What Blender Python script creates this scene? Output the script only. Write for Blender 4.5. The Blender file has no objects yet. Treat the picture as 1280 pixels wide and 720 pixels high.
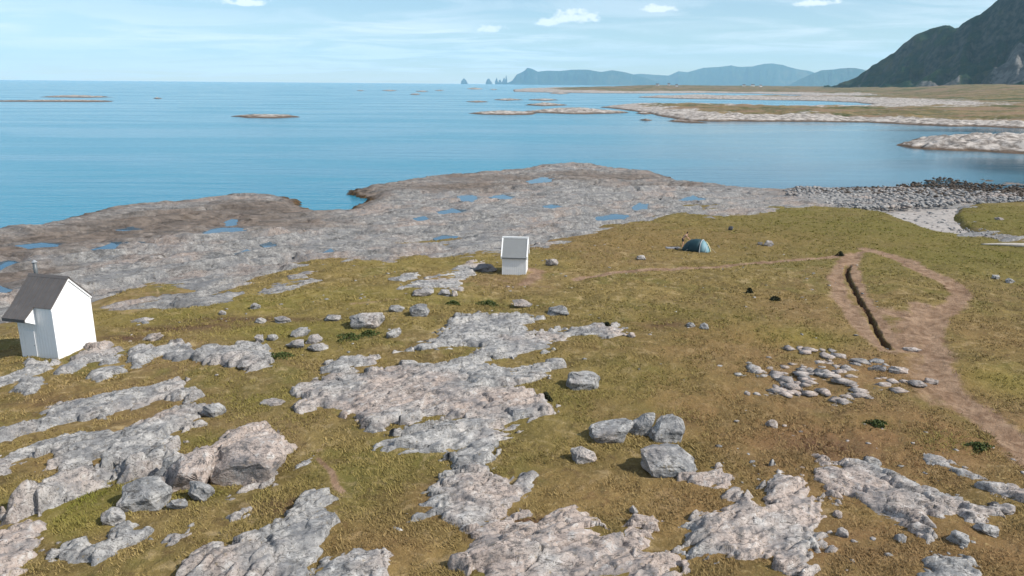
import bpy, bmesh, math, random
import numpy as np
from mathutils import Vector, Matrix, noise as mnoise

# ------------------------------------------------------------------ camera, sky, sun
F_PX, HORIZON, ROLL, CAM_Z = 960.0, 104.6, 0.0085, 21.0
PITCH = math.atan((360 - HORIZON) / F_PX)
scene = bpy.context.scene
cam_data = bpy.data.cameras.new("camera")
cam_data.sensor_width = 36.0
cam_data.lens = 36.0 * F_PX / 1280.0
cam_data.clip_start = 0.5
cam_data.clip_end = 120000.0
cam = bpy.data.objects.new("camera", cam_data)
scene.collection.objects.link(cam)
cam.matrix_world = (Matrix.Translation((0, 0, CAM_Z)) @ Matrix.Rotation(math.pi / 2 - PITCH, 4, 'X')
                    @ Matrix.Rotation(ROLL, 4, 'Z'))
scene.camera = cam

SUN_AZ, SUN_EL = math.radians(-15), math.radians(42)      # azimuth measured from +X (right) towards +Y (away)
sun_dir = Vector((math.cos(SUN_AZ) * math.cos(SUN_EL), math.sin(SUN_AZ) * math.cos(SUN_EL), math.sin(SUN_EL)))
sun_data = bpy.data.lights.new("sun", 'SUN')
sun_data.energy = 3.7
sun_data.angle = math.radians(0.53)
sun_data.color = (1.0, 0.95, 0.88)
sun = bpy.data.objects.new("sun", sun_data)
scene.collection.objects.link(sun)
sun.rotation_euler = sun_dir.to_track_quat('Z', 'Y').to_euler()
scene.view_settings.view_transform = 'Standard'
scene.view_settings.look = 'None'
scene.view_settings.exposure = 0.80
scene.view_settings.gamma = 1.0
scene.cycles.volume_bounces = 2
scene.view_settings.use_curve_mapping = False


class NT:
    """small helper for writing node trees"""
    def __init__(self, tree):
        self.t = tree
        self.n = tree.nodes
        self.l = tree.links

    def node(self, kind, **kw):
        n = self.n.new(kind)
        for k, v in kw.items():
            setattr(n, k, v)
        return n

    def put(self, sock, v):
        if v is None:
            return
        if isinstance(v, bpy.types.NodeSocket):
            self.l.new(v, sock)
        else:
            if hasattr(sock.default_value, '__len__'):
                v = tuple(v) if hasattr(v, '__len__') else (v,) * len(sock.default_value)
                if len(v) == 3 and len(sock.default_value) == 4:
                    v = v + (1,)
            sock.default_value = v

    def math(self, op, a, b=None, c=None, clamp=False):
        n = self.node('ShaderNodeMath', operation=op, use_clamp=clamp)
        for i, v in enumerate((a, b, c)):
            self.put(n.inputs[i], v)
        return n.outputs[0]

    def vmath(self, op, a, b=None):
        n = self.node('ShaderNodeVectorMath', operation=op)
        self.put(n.inputs[0], a)
        if b is not None:
            self.put(n.inputs[1], b)
        return n.outputs[0]

    def mix(self, fac, a, b, blend='MIX'):
        n = self.node('ShaderNodeMix', data_type='RGBA', blend_type=blend)
        n.clamp_factor = True
        self.put(n.inputs['Factor'], fac)
        self.put(n.inputs[6], a)
        self.put(n.inputs[7], b)
        return n.outputs[2]

    def step(self, v, lo, hi, a=0.0, b=1.0):
        n = self.node('ShaderNodeMapRange', interpolation_type='SMOOTHSTEP')
        self.put(n.inputs[0], v)
        for i, x in enumerate((lo, hi, a, b)):
            n.inputs[i + 1].default_value = x
        return n.outputs[0]

    def noise(self, vec, scale, detail=4, rough=0.55, dist=0.0, out=0):
        n = self.node('ShaderNodeTexNoise')
        self.put(n.inputs['Vector'], vec)
        n.inputs['Scale'].default_value = scale
        n.inputs['Detail'].default_value = detail
        n.inputs['Roughness'].default_value = rough
        n.inputs['Distortion'].default_value = dist
        return n.outputs[out]

    def mapping(self, vec, rot=(0, 0, 0), scale=(1, 1, 1), loc=(0, 0, 0)):
        n = self.node('ShaderNodeMapping')
        self.put(n.inputs[0], vec)
        n.inputs['Rotation'].default_value = rot
        n.inputs['Scale'].default_value = scale
        n.inputs['Location'].default_value = loc
        return n.outputs[0]

    def attr(self, name):
        n = self.node('ShaderNodeAttribute', attribute_name=name)
        return n.outputs['Fac']

    def pos(self):
        return self.node('ShaderNodeNewGeometry').outputs['Position']

    def bump(self, h, strength, dist, normal=None):
        n = self.node('ShaderNodeBump')
        n.inputs['Strength'].default_value = strength
        n.inputs['Distance'].default_value = dist
        self.put(n.inputs['Height'], h)
        if normal is not None:
            self.put(n.inputs['Normal'], normal)
        return n.outputs[0]


# ---- world: physical sky with thin streaked cloud and a few small cumulus
def pixel_ray(px, py):
    u, v = (px - 640) / F_PX, (360 - py) / F_PX
    c, s = math.cos(ROLL), math.sin(ROLL)
    u, v = u * c - v * s, u * s + v * c
    return Vector((u, math.cos(PITCH) + v * math.sin(PITCH), -math.sin(PITCH) + v * math.cos(PITCH)))


world = bpy.data.worlds.new("World")
scene.world = world
world.use_nodes = True
w = NT(world.node_tree)
w.n.clear()
sky = w.node('ShaderNodeTexSky', sky_type='NISHITA')
sky.sun_disc = False
sky.sun_elevation = SUN_EL
sky.sun_rotation = math.radians(90) - SUN_AZ
sky.altitude = 20
sky.air_density = 1.0
sky.dust_density = 0.05
sky.ozone_density = 3.4
direction = w.node('ShaderNodeTexCoord').outputs['Generated']
sep = w.node('ShaderNodeSeparateXYZ')
w.put(sep.inputs[0], direction)
dz = w.math('MAXIMUM', sep.outputs[2], 0.0)
k = w.math('DIVIDE', 1.0, w.math('ADD', dz, 0.07))
uv = w.node('ShaderNodeCombineXYZ')
w.put(uv.inputs[0], w.math('MULTIPLY', sep.outputs[0], k))
w.put(uv.inputs[1], w.math('MULTIPLY', sep.outputs[1], k))
c1 = w.noise(w.mapping(uv.outputs[0], rot=(0, 0, 0.12), scale=(0.75, 1.1, 1), loc=(3.3, 1.2, 0)), 1.0, 8, 0.62, 0.8)
c2 = w.noise(w.mapping(uv.outputs[0], rot=(0, 0, -0.1), scale=(0.16, 0.22, 1), loc=(7.1, 0.4, 0)), 1.0, 3, 0.5, 0.2)
cirrus = w.math('MULTIPLY', w.step(c1, 0.40, 0.62), w.step(c2, 0.38, 0.58, 0.25, 1.0))
az = w.math('ARCTAN2', sep.outputs[0], sep.outputs[1])
el = w.math('ARCSINE', sep.outputs[2])
azel = w.node('ShaderNodeCombineXYZ')
w.put(azel.inputs[0], az)
w.put(azel.inputs[1], w.math('MULTIPLY', el, 1.5))
puff = w.noise(azel.outputs[0], 95, 6, 0.6)
puff_low = w.noise(azel.outputs[0], 34, 3, 0.5)
cumulus = None
for (px, py, wx, wy, base) in ((716, 24, 34, 13, 0), (683, 29, 22, 7, 0), (613, 37, 22, 7, 0), (1020, 4, 30, 6, 0), (822, 12, 26, 7, 0), (310, 4, 34, 7, 0)):
    r = pixel_ray(px, py).normalized()
    a0, e0 = math.atan2(r.x, r.y), math.asin(r.z)
    dx = w.math('MULTIPLY', w.math('SUBTRACT', az, a0), F_PX / wx)
    dy = w.math('MULTIPLY', w.math('SUBTRACT', el, e0), F_PX / wy)
    dy = w.math('MULTIPLY', dy, w.step(dy, -0.05, 0.05, 1.7, 1.0))       # flat bases
    d = w.math('SQRT', w.math('ADD', w.math('MULTIPLY', dx, dx), w.math('MULTIPLY', dy, dy)))
    m = w.math('SUBTRACT', 1.0, d)
    cumulus = m if cumulus is None else w.math('MAXIMUM', cumulus, m)
cumulus = w.math('ADD', cumulus, w.math('MULTIPLY', w.math('SUBTRACT', w.math('ADD', puff, puff_low), 1.0), 1.5))
cumulus = w.step(cumulus, 0.05, 0.6)
cloud = w.math('MAXIMUM', w.math('MULTIPLY', cirrus, 0.8), w.math('MULTIPLY', cumulus, 0.9))
sky_col = w.mix(cloud, sky.outputs[0], (8.8, 9.2, 9.7))
bg = w.node('ShaderNodeBackground')
w.put(bg.inputs[0], sky_col)
bg.inputs[1].default_value = 0.074
wo = w.node('ShaderNodeOutputWorld')
w.l.new(bg.outputs[0], wo.inputs[0])

# ------------------------------------------------------------------ numeric helpers
rng = np.random.default_rng(7)
random.seed(7)


def hash2(ix, iy, seed):
    with np.errstate(over='ignore'):
        h = (ix.astype(np.int64) * 374761393 + iy.astype(np.int64) * 668265263 + seed * 974634777) & 0xFFFFFFFF
        h = ((h ^ (h >> 13)) * 1274126177) & 0xFFFFFFFF
        h = ((h ^ (h >> 16)) * 2246822519) & 0xFFFFFFFF
        h = h ^ (h >> 15)
    return h.astype(np.float64) / 4294967295.0


def vnoise(x, y, seed=0):
    x, y = np.asarray(x, float), np.asarray(y, float)
    ix, iy = np.floor(x), np.floor(y)
    fx, fy = x - ix, y - iy
    u = fx * fx * fx * (fx * (fx * 6 - 15) + 10)
    v = fy * fy * fy * (fy * (fy * 6 - 15) + 10)
    a = hash2(ix, iy, seed); b = hash2(ix + 1, iy, seed)
    c = hash2(ix, iy + 1, seed); d = hash2(ix + 1, iy + 1, seed)
    return (a + (b - a) * u + (c - a) * v + (a - b - c + d) * u * v) * 2 - 1


def fbm(x, y, octaves=4, seed=0, gain=0.5, lac=2.03):
    s, amp, tot = 0, 1.0, 0.0
    for o in range(octaves):
        s = s + amp * vnoise(x, y, seed + o * 17)
        tot += amp
        x, y = x * lac * 0.96 + y * lac * 0.28 + 5.2, y * lac * 0.96 - x * lac * 0.28 + 1.7
        amp *= gain
    return s / tot


def worley(x, y, seed=0):
    """F2-F1, cell value, offset from the feature point"""
    ix, iy = np.floor(x), np.floor(y)
    f1 = np.full(x.shape, 9.0); f2 = np.full(x.shape, 9.0)
    cid = np.zeros(x.shape); ox = np.zeros(x.shape); oy = np.zeros(x.shape)
    for i in (-1, 0, 1):
        for j in (-1, 0, 1):
            cx, cy = ix + i, iy + j
            px = cx + hash2(cx, cy, seed); py = cy + hash2(cx, cy, seed + 91)
            dx, dy = x - px, y - py
            d = np.sqrt(dx * dx + dy * dy)
            near = d < f1
            f2 = np.where(near, f1, np.minimum(f2, d))
            cid = np.where(near, hash2(cx, cy, seed + 313), cid)
            ox = np.where(near, dx, ox); oy = np.where(near, dy, oy)
            f1 = np.where(near, d, f1)
    return f2 - f1, cid, ox, oy


def smooth(x, a, b):
    t = np.clip((x - a) / (b - a), 0, 1)
    return t * t * (3 - 2 * t)


def sdf(poly, x, y):
    """signed distance, positive inside"""
    p = np.asarray(poly, float)
    x = np.asarray(x, float); y = np.asarray(y, float)
    d2 = np.full(x.shape, 1e18); inside = np.zeros(x.shape, bool)
    n = len(p)
    for i in range(n):
        ax, ay = p[i]; bx, by = p[(i + 1) % n]
        ex, ey = bx - ax, by - ay
        wx, wy = x - ax, y - ay
        t = np.clip((wx * ex + wy * ey) / (ex * ex + ey * ey + 1e-12), 0, 1)
        d2 = np.minimum(d2, (wx - ex * t) ** 2 + (wy - ey * t) ** 2)
        if ay != by:
            c = ((ay <= y) != (by <= y)) & (x < (y - ay) / (by - ay) * ex + ax)
            inside ^= c
    d = np.sqrt(d2)
    return np.where(inside, d, -d)


def line_dist(pts, x, y):
    d2 = np.full(x.shape, 1e18)
    for (ax, ay), (bx, by) in zip(pts[:-1], pts[1:]):
        ex, ey = bx - ax, by - ay
        t = np.clip(((x - ax) * ex + (y - ay) * ey) / (ex * ex + ey * ey + 1e-12), 0, 1)
        d2 = np.minimum(d2, (x - ax - ex * t) ** 2 + (y - ay - ey * t) ** 2)
    return np.sqrt(d2)


def ground_at(px, py, z=0.0):
    r = pixel_ray(px, py)
    t = (z - CAM_Z) / r.z
    return (r.x * t, r.y * t)


class Raster:
    """a field sampled on a regular ground grid and read back bilinearly"""
    def __init__(self, fn, x0, x1, y0, y1, step):
        self.x0, self.y0, self.s = x0, y0, step
        xs = np.arange(x0, x1 + step, step); ys = np.arange(y0, y1 + step, step)
        X, Y = np.meshgrid(xs, ys)
        self.v = fn(X, Y)

    def __call__(self, x, y):
        fx = np.clip((np.asarray(x, float) - self.x0) / self.s, 0, self.v.shape[1] - 1.001)
        fy = np.clip((np.asarray(y, float) - self.y0) / self.s, 0, self.v.shape[0] - 1.001)
        i, j = fx.astype(int), fy.astype(int)
        u, v = fx - i, fy - j
        V = self.v
        return (V[j, i] * (1 - u) + V[j, i + 1] * u) * (1 - v) + (V[j + 1, i] * (1 - u) + V[j + 1, i + 1] * u) * v


# ------------------------------------------------------------------ object helpers
COL = scene.collection


def link(o, parent=None):
    COL.objects.link(o)
    if parent is not None:
        o.parent = parent
    return o


def tag(o, label=None, category=None, group=None, kind=None):
    if label: o['label'] = label
    if category: o['category'] = category
    if group: o['group'] = group
    if kind: o['kind'] = kind
    return o


def empty(name, loc, rz=0.0):
    o = bpy.data.objects.new(name, None)
    o.empty_display_size = 0.2
    o.location = loc
    o.rotation_euler = (0, 0, rz)
    return link(o)


def np_mesh(name, V, Q, mat, smooth_shade=True, attrs=None):
    """mesh from a vertex array and a face array of constant width"""
    me = bpy.data.meshes.new(name)
    V = np.ascontiguousarray(V, np.float32); Q = np.ascontiguousarray(Q, np.int32)
    me.vertices.add(len(V)); me.vertices.foreach_set('co', V.ravel())
    me.loops.add(Q.size); me.loops.foreach_set('vertex_index', Q.ravel())
    me.polygons.add(len(Q))
    me.polygons.foreach_set('loop_start', np.arange(len(Q), dtype=np.int32) * Q.shape[1])
    me.polygons.foreach_set('loop_total', np.full(len(Q), Q.shape[1], np.int32))
    me.update(calc_edges=True)
    if smooth_shade:
        me.polygons.foreach_set('use_smooth', np.ones(len(Q), bool))
    for k, v in (attrs or {}).items():
        a = me.attributes.new(k, 'FLOAT', 'POINT')
        a.data.foreach_set('value', np.ascontiguousarray(v, np.float32))
    if mat: me.materials.append(mat)
    return me


def grid_object(name, X, Y, Z, mat, keep=None, attrs=None, smooth_shade=True, parent=None):
    nr, nc = X.shape
    idx = np.arange(nr * nc).reshape(nr, nc)
    Q = np.stack([idx[:-1, :-1], idx[:-1, 1:], idx[1:, 1:], idx[1:, :-1]], -1).reshape(-1, 4)
    if keep is not None:
        k = (keep[:-1, :-1] | keep[:-1, 1:] | keep[1:, 1:] | keep[1:, :-1]).ravel()
        Q = Q[k]
    V = np.stack([X.ravel(), Y.ravel(), Z.ravel()], -1)
    used = np.zeros(len(V), bool); used[Q.ravel()] = True
    remap = np.cumsum(used) - 1
    me = np_mesh(name, V[used], remap[Q], mat, smooth_shade,
                 {k: v.ravel()[used] for k, v in (attrs or {}).items()})
    return link(bpy.data.objects.new(name, me), parent)


def fan(px0, px1, n_az, r0, r1, n_r):
    """ground points spread over a sector: fine close by, coarse far off"""
    a = np.linspace(math.atan((px0 - 640) / (F_PX * 1.03)), math.atan((px1 - 640) / (F_PX * 1.03)), n_az)
    r = r0 * (r1 / r0) ** np.linspace(0, 1, n_r)
    R, A = np.meshgrid(r, a, indexing='ij')
    return R * np.sin(A), R * np.cos(A)


def mesh_obj(name, bm, mat, parent=None, smooth_shade=False):
    me = bpy.data.meshes.new(name)
    bmesh.ops.recalc_face_normals(bm, faces=bm.faces)
    bm.to_mesh(me); bm.free()
    if smooth_shade:
        for p in me.polygons: p.use_smooth = True
    if mat: me.materials.append(mat)
    return link(bpy.data.objects.new(name, me), parent)


def add_box(bm, x0, x1, y0, y1, z0, z1, M=None):
    vs = [bm.verts.new((x, y, z)) for x in (x0, x1) for y in (y0, y1) for z in (z0, z1)]
    if M is not None:
        for v in vs: v.co = M @ v.co
    for f in ((0, 1, 3, 2), (4, 6, 7, 5), (0, 4, 5, 1), (2, 3, 7, 6), (0, 2, 6, 4), (1, 5, 7, 3)):
        bm.faces.new([vs[i] for i in f])


def box(name, x0, x1, y0, y1, z0, z1, mat, parent=None, bevel=0.0, M=None):
    bm = bmesh.new()
    add_box(bm, x0, x1, y0, y1, z0, z1, M)
    if bevel:
        bmesh.ops.bevel(bm, geom=bm.edges[:], offset=bevel, segments=1, affect='EDGES')
    return mesh_obj(name, bm, mat, parent)


def prism(name, outline, axis, a0, a1, mat, parent=None):
    """outline of 2-D points extruded along 'x' (points are y,z) or 'y' (points are x,z)"""
    bm = bmesh.new()
    mk = (lambda p, a: (a, p[0], p[1])) if axis == 'x' else (lambda p, a: (p[0], a, p[1]))
    A = [bm.verts.new(mk(p, a0)) for p in outline]
    B = [bm.verts.new(mk(p, a1)) for p in outline]
    bm.faces.new(A); bm.faces.new(B[::-1])
    n = len(outline)
    for i in range(n):
        bm.faces.new([A[i], A[(i + 1) % n], B[(i + 1) % n], B[i]])
    return mesh_obj(name, bm, mat, parent)


# ------------------------------------------------------------------ materials
def new_mat(name):
    m = bpy.data.materials.new(name)
    m.use_nodes = True
    t = NT(m.node_tree)
    b = t.n['Principled BSDF']
    return m, t, b


def mat_plain(name, col, rough=0.6, spec=0.3, grain=0.06, scale=6.0, metal=0.0):
    m, t, b = new_mat(name)
    n = t.noise(t.node('ShaderNodeTexCoord').outputs['Object'], scale, 5)
    lo = tuple(max(0, c * (1 - grain * 2)) for c in col); hi = tuple(min(1, c * (1 + grain)) for c in col)
    t.put(b.inputs['Base Color'], t.mix(n, lo, hi))
    b.inputs['Roughness'].default_value = rough
    b.inputs['Specular IOR Level'].default_value = spec
    b.inputs['Metallic'].default_value = metal
    return m


def mat_grass():
    m, t, b = new_mat('turf')
    p = t.pos()
    big = t.noise(p, 0.07, 4, 0.55)
    mid = t.noise(p, 0.42, 5, 0.6, 0.4)
    fine = t.noise(p, 3.2, 6, 0.68)
    vfine = t.noise(p, 11.0, 5, 0.7)
    col = t.mix(t.step(mid, 0.34, 0.66), (0.122, 0.090, 0.034), (0.218, 0.160, 0.058))
    col = t.mix(t.step(big, 0.46, 0.64, 0, 0.85), col, (0.185, 0.122, 0.060))
    col = t.mix(t.step(t.noise(p, 0.2, 4, 0.6, 0.5), 0.50, 0.64, 0, 0.7), col, (0.118, 0.108, 0.030))
    patch = t.noise(p, 0.95, 5, 0.62, 0.8)
    col = t.mix(t.step(patch, 0.53, 0.66, 0, 0.75), col, (0.320, 0.240, 0.125))
    col = t.mix(t.step(patch, 0.46, 0.34, 0, 0.7), col, (0.090, 0.060, 0.028))
    col = t.mix(t.math('MULTIPLY', t.attr('green'), t.step(mid, 0.25, 0.6, 0.55, 1.0)), col, (0.118, 0.105, 0.026))
    col = t.mix(t.math('MULTIPLY', t.attr('lush'), t.step(mid, 0.2, 0.55, 0.5, 1.0)), col, (0.188, 0.162, 0.034))
    col = t.mix(t.math('MULTIPLY', t.attr('brown'), t.step(mid, 0.3, 0.62, 0.45, 1.0)), col, (0.195, 0.112, 0.052))
    col = t.mix(t.math('MULTIPLY', t.attr('heather'), t.step(fine, 0.35, 0.55, 0.5, 1.0)), col, (0.082, 0.042, 0.030))
    col = t.mix(t.step(fine, 0.55, 0.74, 0, 0.75), col, (0.36, 0.27, 0.125))
    col = t.mix(t.step(fine, 0.42, 0.28, 0, 0.6), col, (0.070, 0.058, 0.016))
    col = t.mix(t.step(vfine, 0.56, 0.72, 0, 0.5), col, (0.40, 0.31, 0.16))
    col = t.mix(t.step(vfine, 0.45, 0.3, 0, 0.55), col, (0.07, 0.056, 0.018))
    dirt_col = t.mix(t.step(patch, 0.3, 0.7), (0.160, 0.098, 0.060), (0.30, 0.205, 0.135))
    dirt = t.step(t.math('ADD', t.attr('dirt'), t.math('MULTIPLY', t.math('SUBTRACT', fine, 0.5), 0.7)), 0.28, 0.72)
    col = t.mix(dirt, col, dirt_col)
    t.put(b.inputs['Base Color'], col)
    b.inputs['Roughness'].default_value = 0.95
    b.inputs['Specular IOR Level'].default_value = 0.08
    h = t.math('ADD', t.math('MULTIPLY', fine, 0.7), t.math('MULTIPLY', vfine, 0.35))
    t.put(b.inputs['Normal'], t.bump(h, 0.9, 0.22))
    return m


def mat_blades():
    m, t, b = new_mat('grass_blades')
    v = t.attr('tone')
    col = t.mix(v, (0.170, 0.132, 0.042), (0.34, 0.250, 0.105))
    col = t.mix(t.attr('brown'), col, (0.26, 0.165, 0.082))
    col = t.mix(t.attr('green'), col, (0.165, 0.165, 0.030))
    t.put(b.inputs['Base Color'], col)
    b.inputs['Roughness'].default_value = 0.8
    b.inputs['Specular IOR Level'].default_value = 0.1
    return m


def mat_rock(name, tide=False, pale=1.0, strike=30.0, pink_bias=0.0):
    m, t, b = new_mat(name)
    p = t.pos()
    ps = t.mapping(p, rot=(0, 0, -math.radians(strike)), scale=(0.14 if tide else 0.35, 1.3, 1.3))
    big = t.noise(p, 0.16, 4, 0.55)
    band = t.noise(ps, 1.1, 6, 0.65, 0.3)
    spot = t.noise(p, 2.2, 7, 0.7)
    speck = t.noise(p, 9.0, 5, 0.7)
    col = t.mix(t.step(band, 0.32, 0.68), (0.175 * pale, 0.178 * pale, 0.180 * pale), (0.40 * pale, 0.385 * pale, 0.365 * pale))
    col = t.mix(t.step(t.math('ADD', big, pink_bias), 0.46, 0.66, 0, 0.75), col, (0.40 * pale, 0.315 * pale, 0.265 * pale))
    col = t.mix(t.step(spot, 0.52, 0.66, 0, 0.65), col, (0.53 * pale, 0.515 * pale, 0.49 * pale))
    col = t.mix(t.step(spot, 0.48, 0.36, 0, 0.8), col, (0.085, 0.084, 0.085))
    vein = t.noise(ps, 2.6, 3, 0.5, 1.2)
    col = t.mix(t.step(t.math('ABSOLUTE', t.math('SUBTRACT', vein, 0.5)), 0.022, 0.006, 0, 0.75), col, (0.05, 0.045, 0.04))
    col = t.mix(t.step(speck, 0.46, 0.34, 0, 0.55), col, (0.075, 0.073, 0.07))
    col = t.mix(t.step(speck, 0.58, 0.72, 0, 0.35), col, (0.6, 0.58, 0.55))
    blot = t.noise(p, 0.55, 5, 0.6, 0.6)
    col = t.mix(t.step(blot, 0.50, 0.36, 0, 0.55), col, (0.140, 0.142, 0.148))
    col = t.mix(t.step(t.noise(p, 5.0, 4, 0.6), 0.62, 0.70, 0, 0.5), col, (0.20, 0.15, 0.075))
    if tide:
        sepn = t.node('ShaderNodeSeparateXYZ')
        t.put(sepn.inputs[0], p)
        wet = t.attr('wet')
        n = t.math('ADD', wet, t.math('MULTIPLY', t.math('SUBTRACT', t.noise(ps, 0.35, 5, 0.6), 0.5), 0.55))
        stain = t.mix(t.step(band, 0.3, 0.7), (0.055, 0.044, 0.037), (0.150, 0.118, 0.095))
        col = t.mix(t.step(n, 0.18, 0.75, 0, 0.86), col, stain)
        weed = t.mix(t.step(spot, 0.4, 0.6), (0.018, 0.014, 0.010), (0.085, 0.050, 0.020))
        col = t.mix(t.step(n, 0.86, 1.12), col, weed)
    t.put(b.inputs['Base Color'], col)
    b.inputs['Roughness'].default_value = 0.86
    b.inputs['Specular IOR Level'].default_value = 0.22
    h = t.math('ADD', t.math('MULTIPLY', band, 0.6), t.math('ADD', t.math('MULTIPLY', spot, 0.5), t.math('MULTIPLY', speck, 0.15)))
    t.put(b.inputs['Normal'], t.bump(h, 0.95, 0.22))
    return m


def mat_far_land():
    """low skerries and the shore beyond the bay: weed line, bare rock, then turf"""
    m, t, b = new_mat('far_shore_ground')
    p = t.pos()
    sepn = t.node('ShaderNodeSeparateXYZ')
    t.put(sepn.inputs[0], p)
    n = t.noise(p, 0.05, 5, 0.62)
    f = t.noise(p, 0.30, 6, 0.68)
    rock = t.mix(t.step(f, 0.38, 0.62), (0.145, 0.125, 0.108), (0.44, 0.40, 0.36))
    turf = t.mix(t.step(n, 0.35, 0.65), (0.085, 0.078, 0.030), (0.180, 0.132, 0.062))
    turf = t.mix(t.step(t.noise(p, 0.012, 4, 0.6), 0.5, 0.62), turf, (0.060, 0.066, 0.022))
    turf = t.mix(t.step(f, 0.55, 0.66, 0, 0.75), turf, (0.30, 0.265, 0.22))
    turf = t.mix(t.step(t.noise(t.mapping(p, scale=(0.35, 1, 1), loc=(40, 0, 0)), 0.02, 4, 0.6), 0.50, 0.60, 0, 0.8), turf, (0.205, 0.135, 0.085))
    lv = t.math('ADD', t.attr('turf'), t.math('MULTIPLY', t.math('SUBTRACT', n, 0.5), 2.2))
    col = t.mix(t.step(lv, 0.38, 0.62), rock, turf)
    z = t.math('ADD', sepn.outputs[2], t.math('MULTIPLY', t.math('SUBTRACT', f, 0.5), 0.8))
    col = t.mix(t.step(z, 1.15, 0.35), col, t.mix(f, (0.035, 0.026, 0.020), (0.16, 0.11, 0.075)))
    t.put(b.inputs['Base Color'], col)
    b.inputs['Roughness'].default_value = 0.92
    b.inputs['Specular IOR Level'].default_value = 0.1
    t.put(b.inputs['Normal'], t.bump(f, 0.6, 1.0))
    return m


def mat_mountain(name, far=False):
    m, t, b = new_mat(name)
    p = t.pos()
    geo = t.node('ShaderNodeNewGeometry')
    sepn = t.node('ShaderNodeSeparateXYZ')
    t.put(sepn.inputs[0], geo.outputs['Normal'])
    sc = 0.22 if far else 1.0
    n = t.noise(p, 0.010 * sc, 6, 0.62)
    f = t.noise(p, 0.045 * sc, 6, 0.68)
    heath = t.mix(t.step(n, 0.35, 0.65), (0.004, 0.022, 0.014), (0.014, 0.034, 0.015))  # tones darkened: the mountain's shade is put into the heath colour
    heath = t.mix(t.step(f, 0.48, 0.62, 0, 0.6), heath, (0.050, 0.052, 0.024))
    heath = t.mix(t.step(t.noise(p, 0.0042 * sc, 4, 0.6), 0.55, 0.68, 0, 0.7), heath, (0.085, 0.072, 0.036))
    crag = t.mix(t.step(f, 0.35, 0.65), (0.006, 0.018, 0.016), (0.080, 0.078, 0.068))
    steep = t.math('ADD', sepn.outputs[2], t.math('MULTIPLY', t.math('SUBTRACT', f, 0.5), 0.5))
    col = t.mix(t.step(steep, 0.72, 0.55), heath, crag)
    if not far:
        scree = t.mix(t.step(f, 0.4, 0.6), (0.070, 0.070, 0.068), (0.150, 0.145, 0.138))
        col = t.mix(t.step(t.math('ADD', t.attr('scree'), t.math('MULTIPLY', t.math('SUBTRACT', f, 0.5), 0.8)), 0.4, 0.6), col, scree)
    t.put(b.inputs['Base Color'], col)
    b.inputs['Roughness'].default_value = 0.95
    b.inputs['Specular IOR Level'].default_value = 0.05
    t.put(b.inputs['Normal'], t.bump(f, 0.8, 14.0 if far else 6.0))
    return m


def mat_sea():
    m, t, b = new_mat('sea_water')
    p = t.pos()
    sepn = t.node('ShaderNodeSeparateXYZ')
    t.put(sepn.inputs[0], p)
    # swell lines run across the view, small chop on top; the bay to the right lies sheltered
    swell = t.noise(t.mapping(p, rot=(0, 0, -0.18), scale=(0.035, 0.16, 1)), 1.0, 4, 0.55, 0.5)
    chop = t.noise(t.mapping(p, rot=(0, 0, -0.05), scale=(0.35, 0.9, 1)), 1.0, 4, 0.6)
    ripple = t.noise(t.mapping(p, scale=(1.4, 2.2, 1)), 1.0, 3, 0.6)
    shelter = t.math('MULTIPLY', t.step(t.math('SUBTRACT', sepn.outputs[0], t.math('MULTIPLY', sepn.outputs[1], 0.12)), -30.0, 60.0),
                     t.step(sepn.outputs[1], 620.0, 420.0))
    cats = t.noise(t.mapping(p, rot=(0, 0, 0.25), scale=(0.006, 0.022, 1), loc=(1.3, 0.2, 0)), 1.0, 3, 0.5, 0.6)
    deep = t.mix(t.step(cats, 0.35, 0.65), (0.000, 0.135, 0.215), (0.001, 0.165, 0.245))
    calm = t.mix(t.step(cats, 0.42, 0.56), (0.020, 0.070, 0.105), (0.040, 0.130, 0.180))  # lighter and darker reflections of wind ruffle painted into the bay's colour
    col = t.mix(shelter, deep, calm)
    t.put(b.inputs['Base Color'], col)
    t.put(b.inputs['Roughness'], t.math('ADD', t.step(cats, 0.40, 0.62, 0.14, 0.20), t.math('MULTIPLY', shelter, -0.04)))
    b.inputs['IOR'].default_value = 1.333
    b.inputs['Specular IOR Level'].default_value = 0.33
    h = t.math('ADD', t.math('MULTIPLY', swell, 1.0), t.math('ADD', t.math('MULTIPLY', chop, 0.30), t.math('MULTIPLY', ripple, 0.10)))
    bp = t.node('ShaderNodeBump')
    t.put(bp.inputs['Strength'], t.math('MULTIPLY', t.math('SUBTRACT', 1.0, t.math('MULTIPLY', shelter, 0.72)), t.step(cats, 0.35, 0.65, 0.32, 0.46)))
    bp.inputs['Distance'].default_value = 0.8
    t.put(bp.inputs['Height'], h)
    t.put(b.inputs['Normal'], bp.outputs[0])
    return m


def mat_pool():
    m, t, b = new_mat('pool_water')
    b.inputs['Base Color'].default_value = (0.012, 0.060, 0.100, 1)
    b.inputs['Roughness'].default_value = 0.06
    b.inputs['IOR'].default_value = 1.333
    return m


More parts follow.
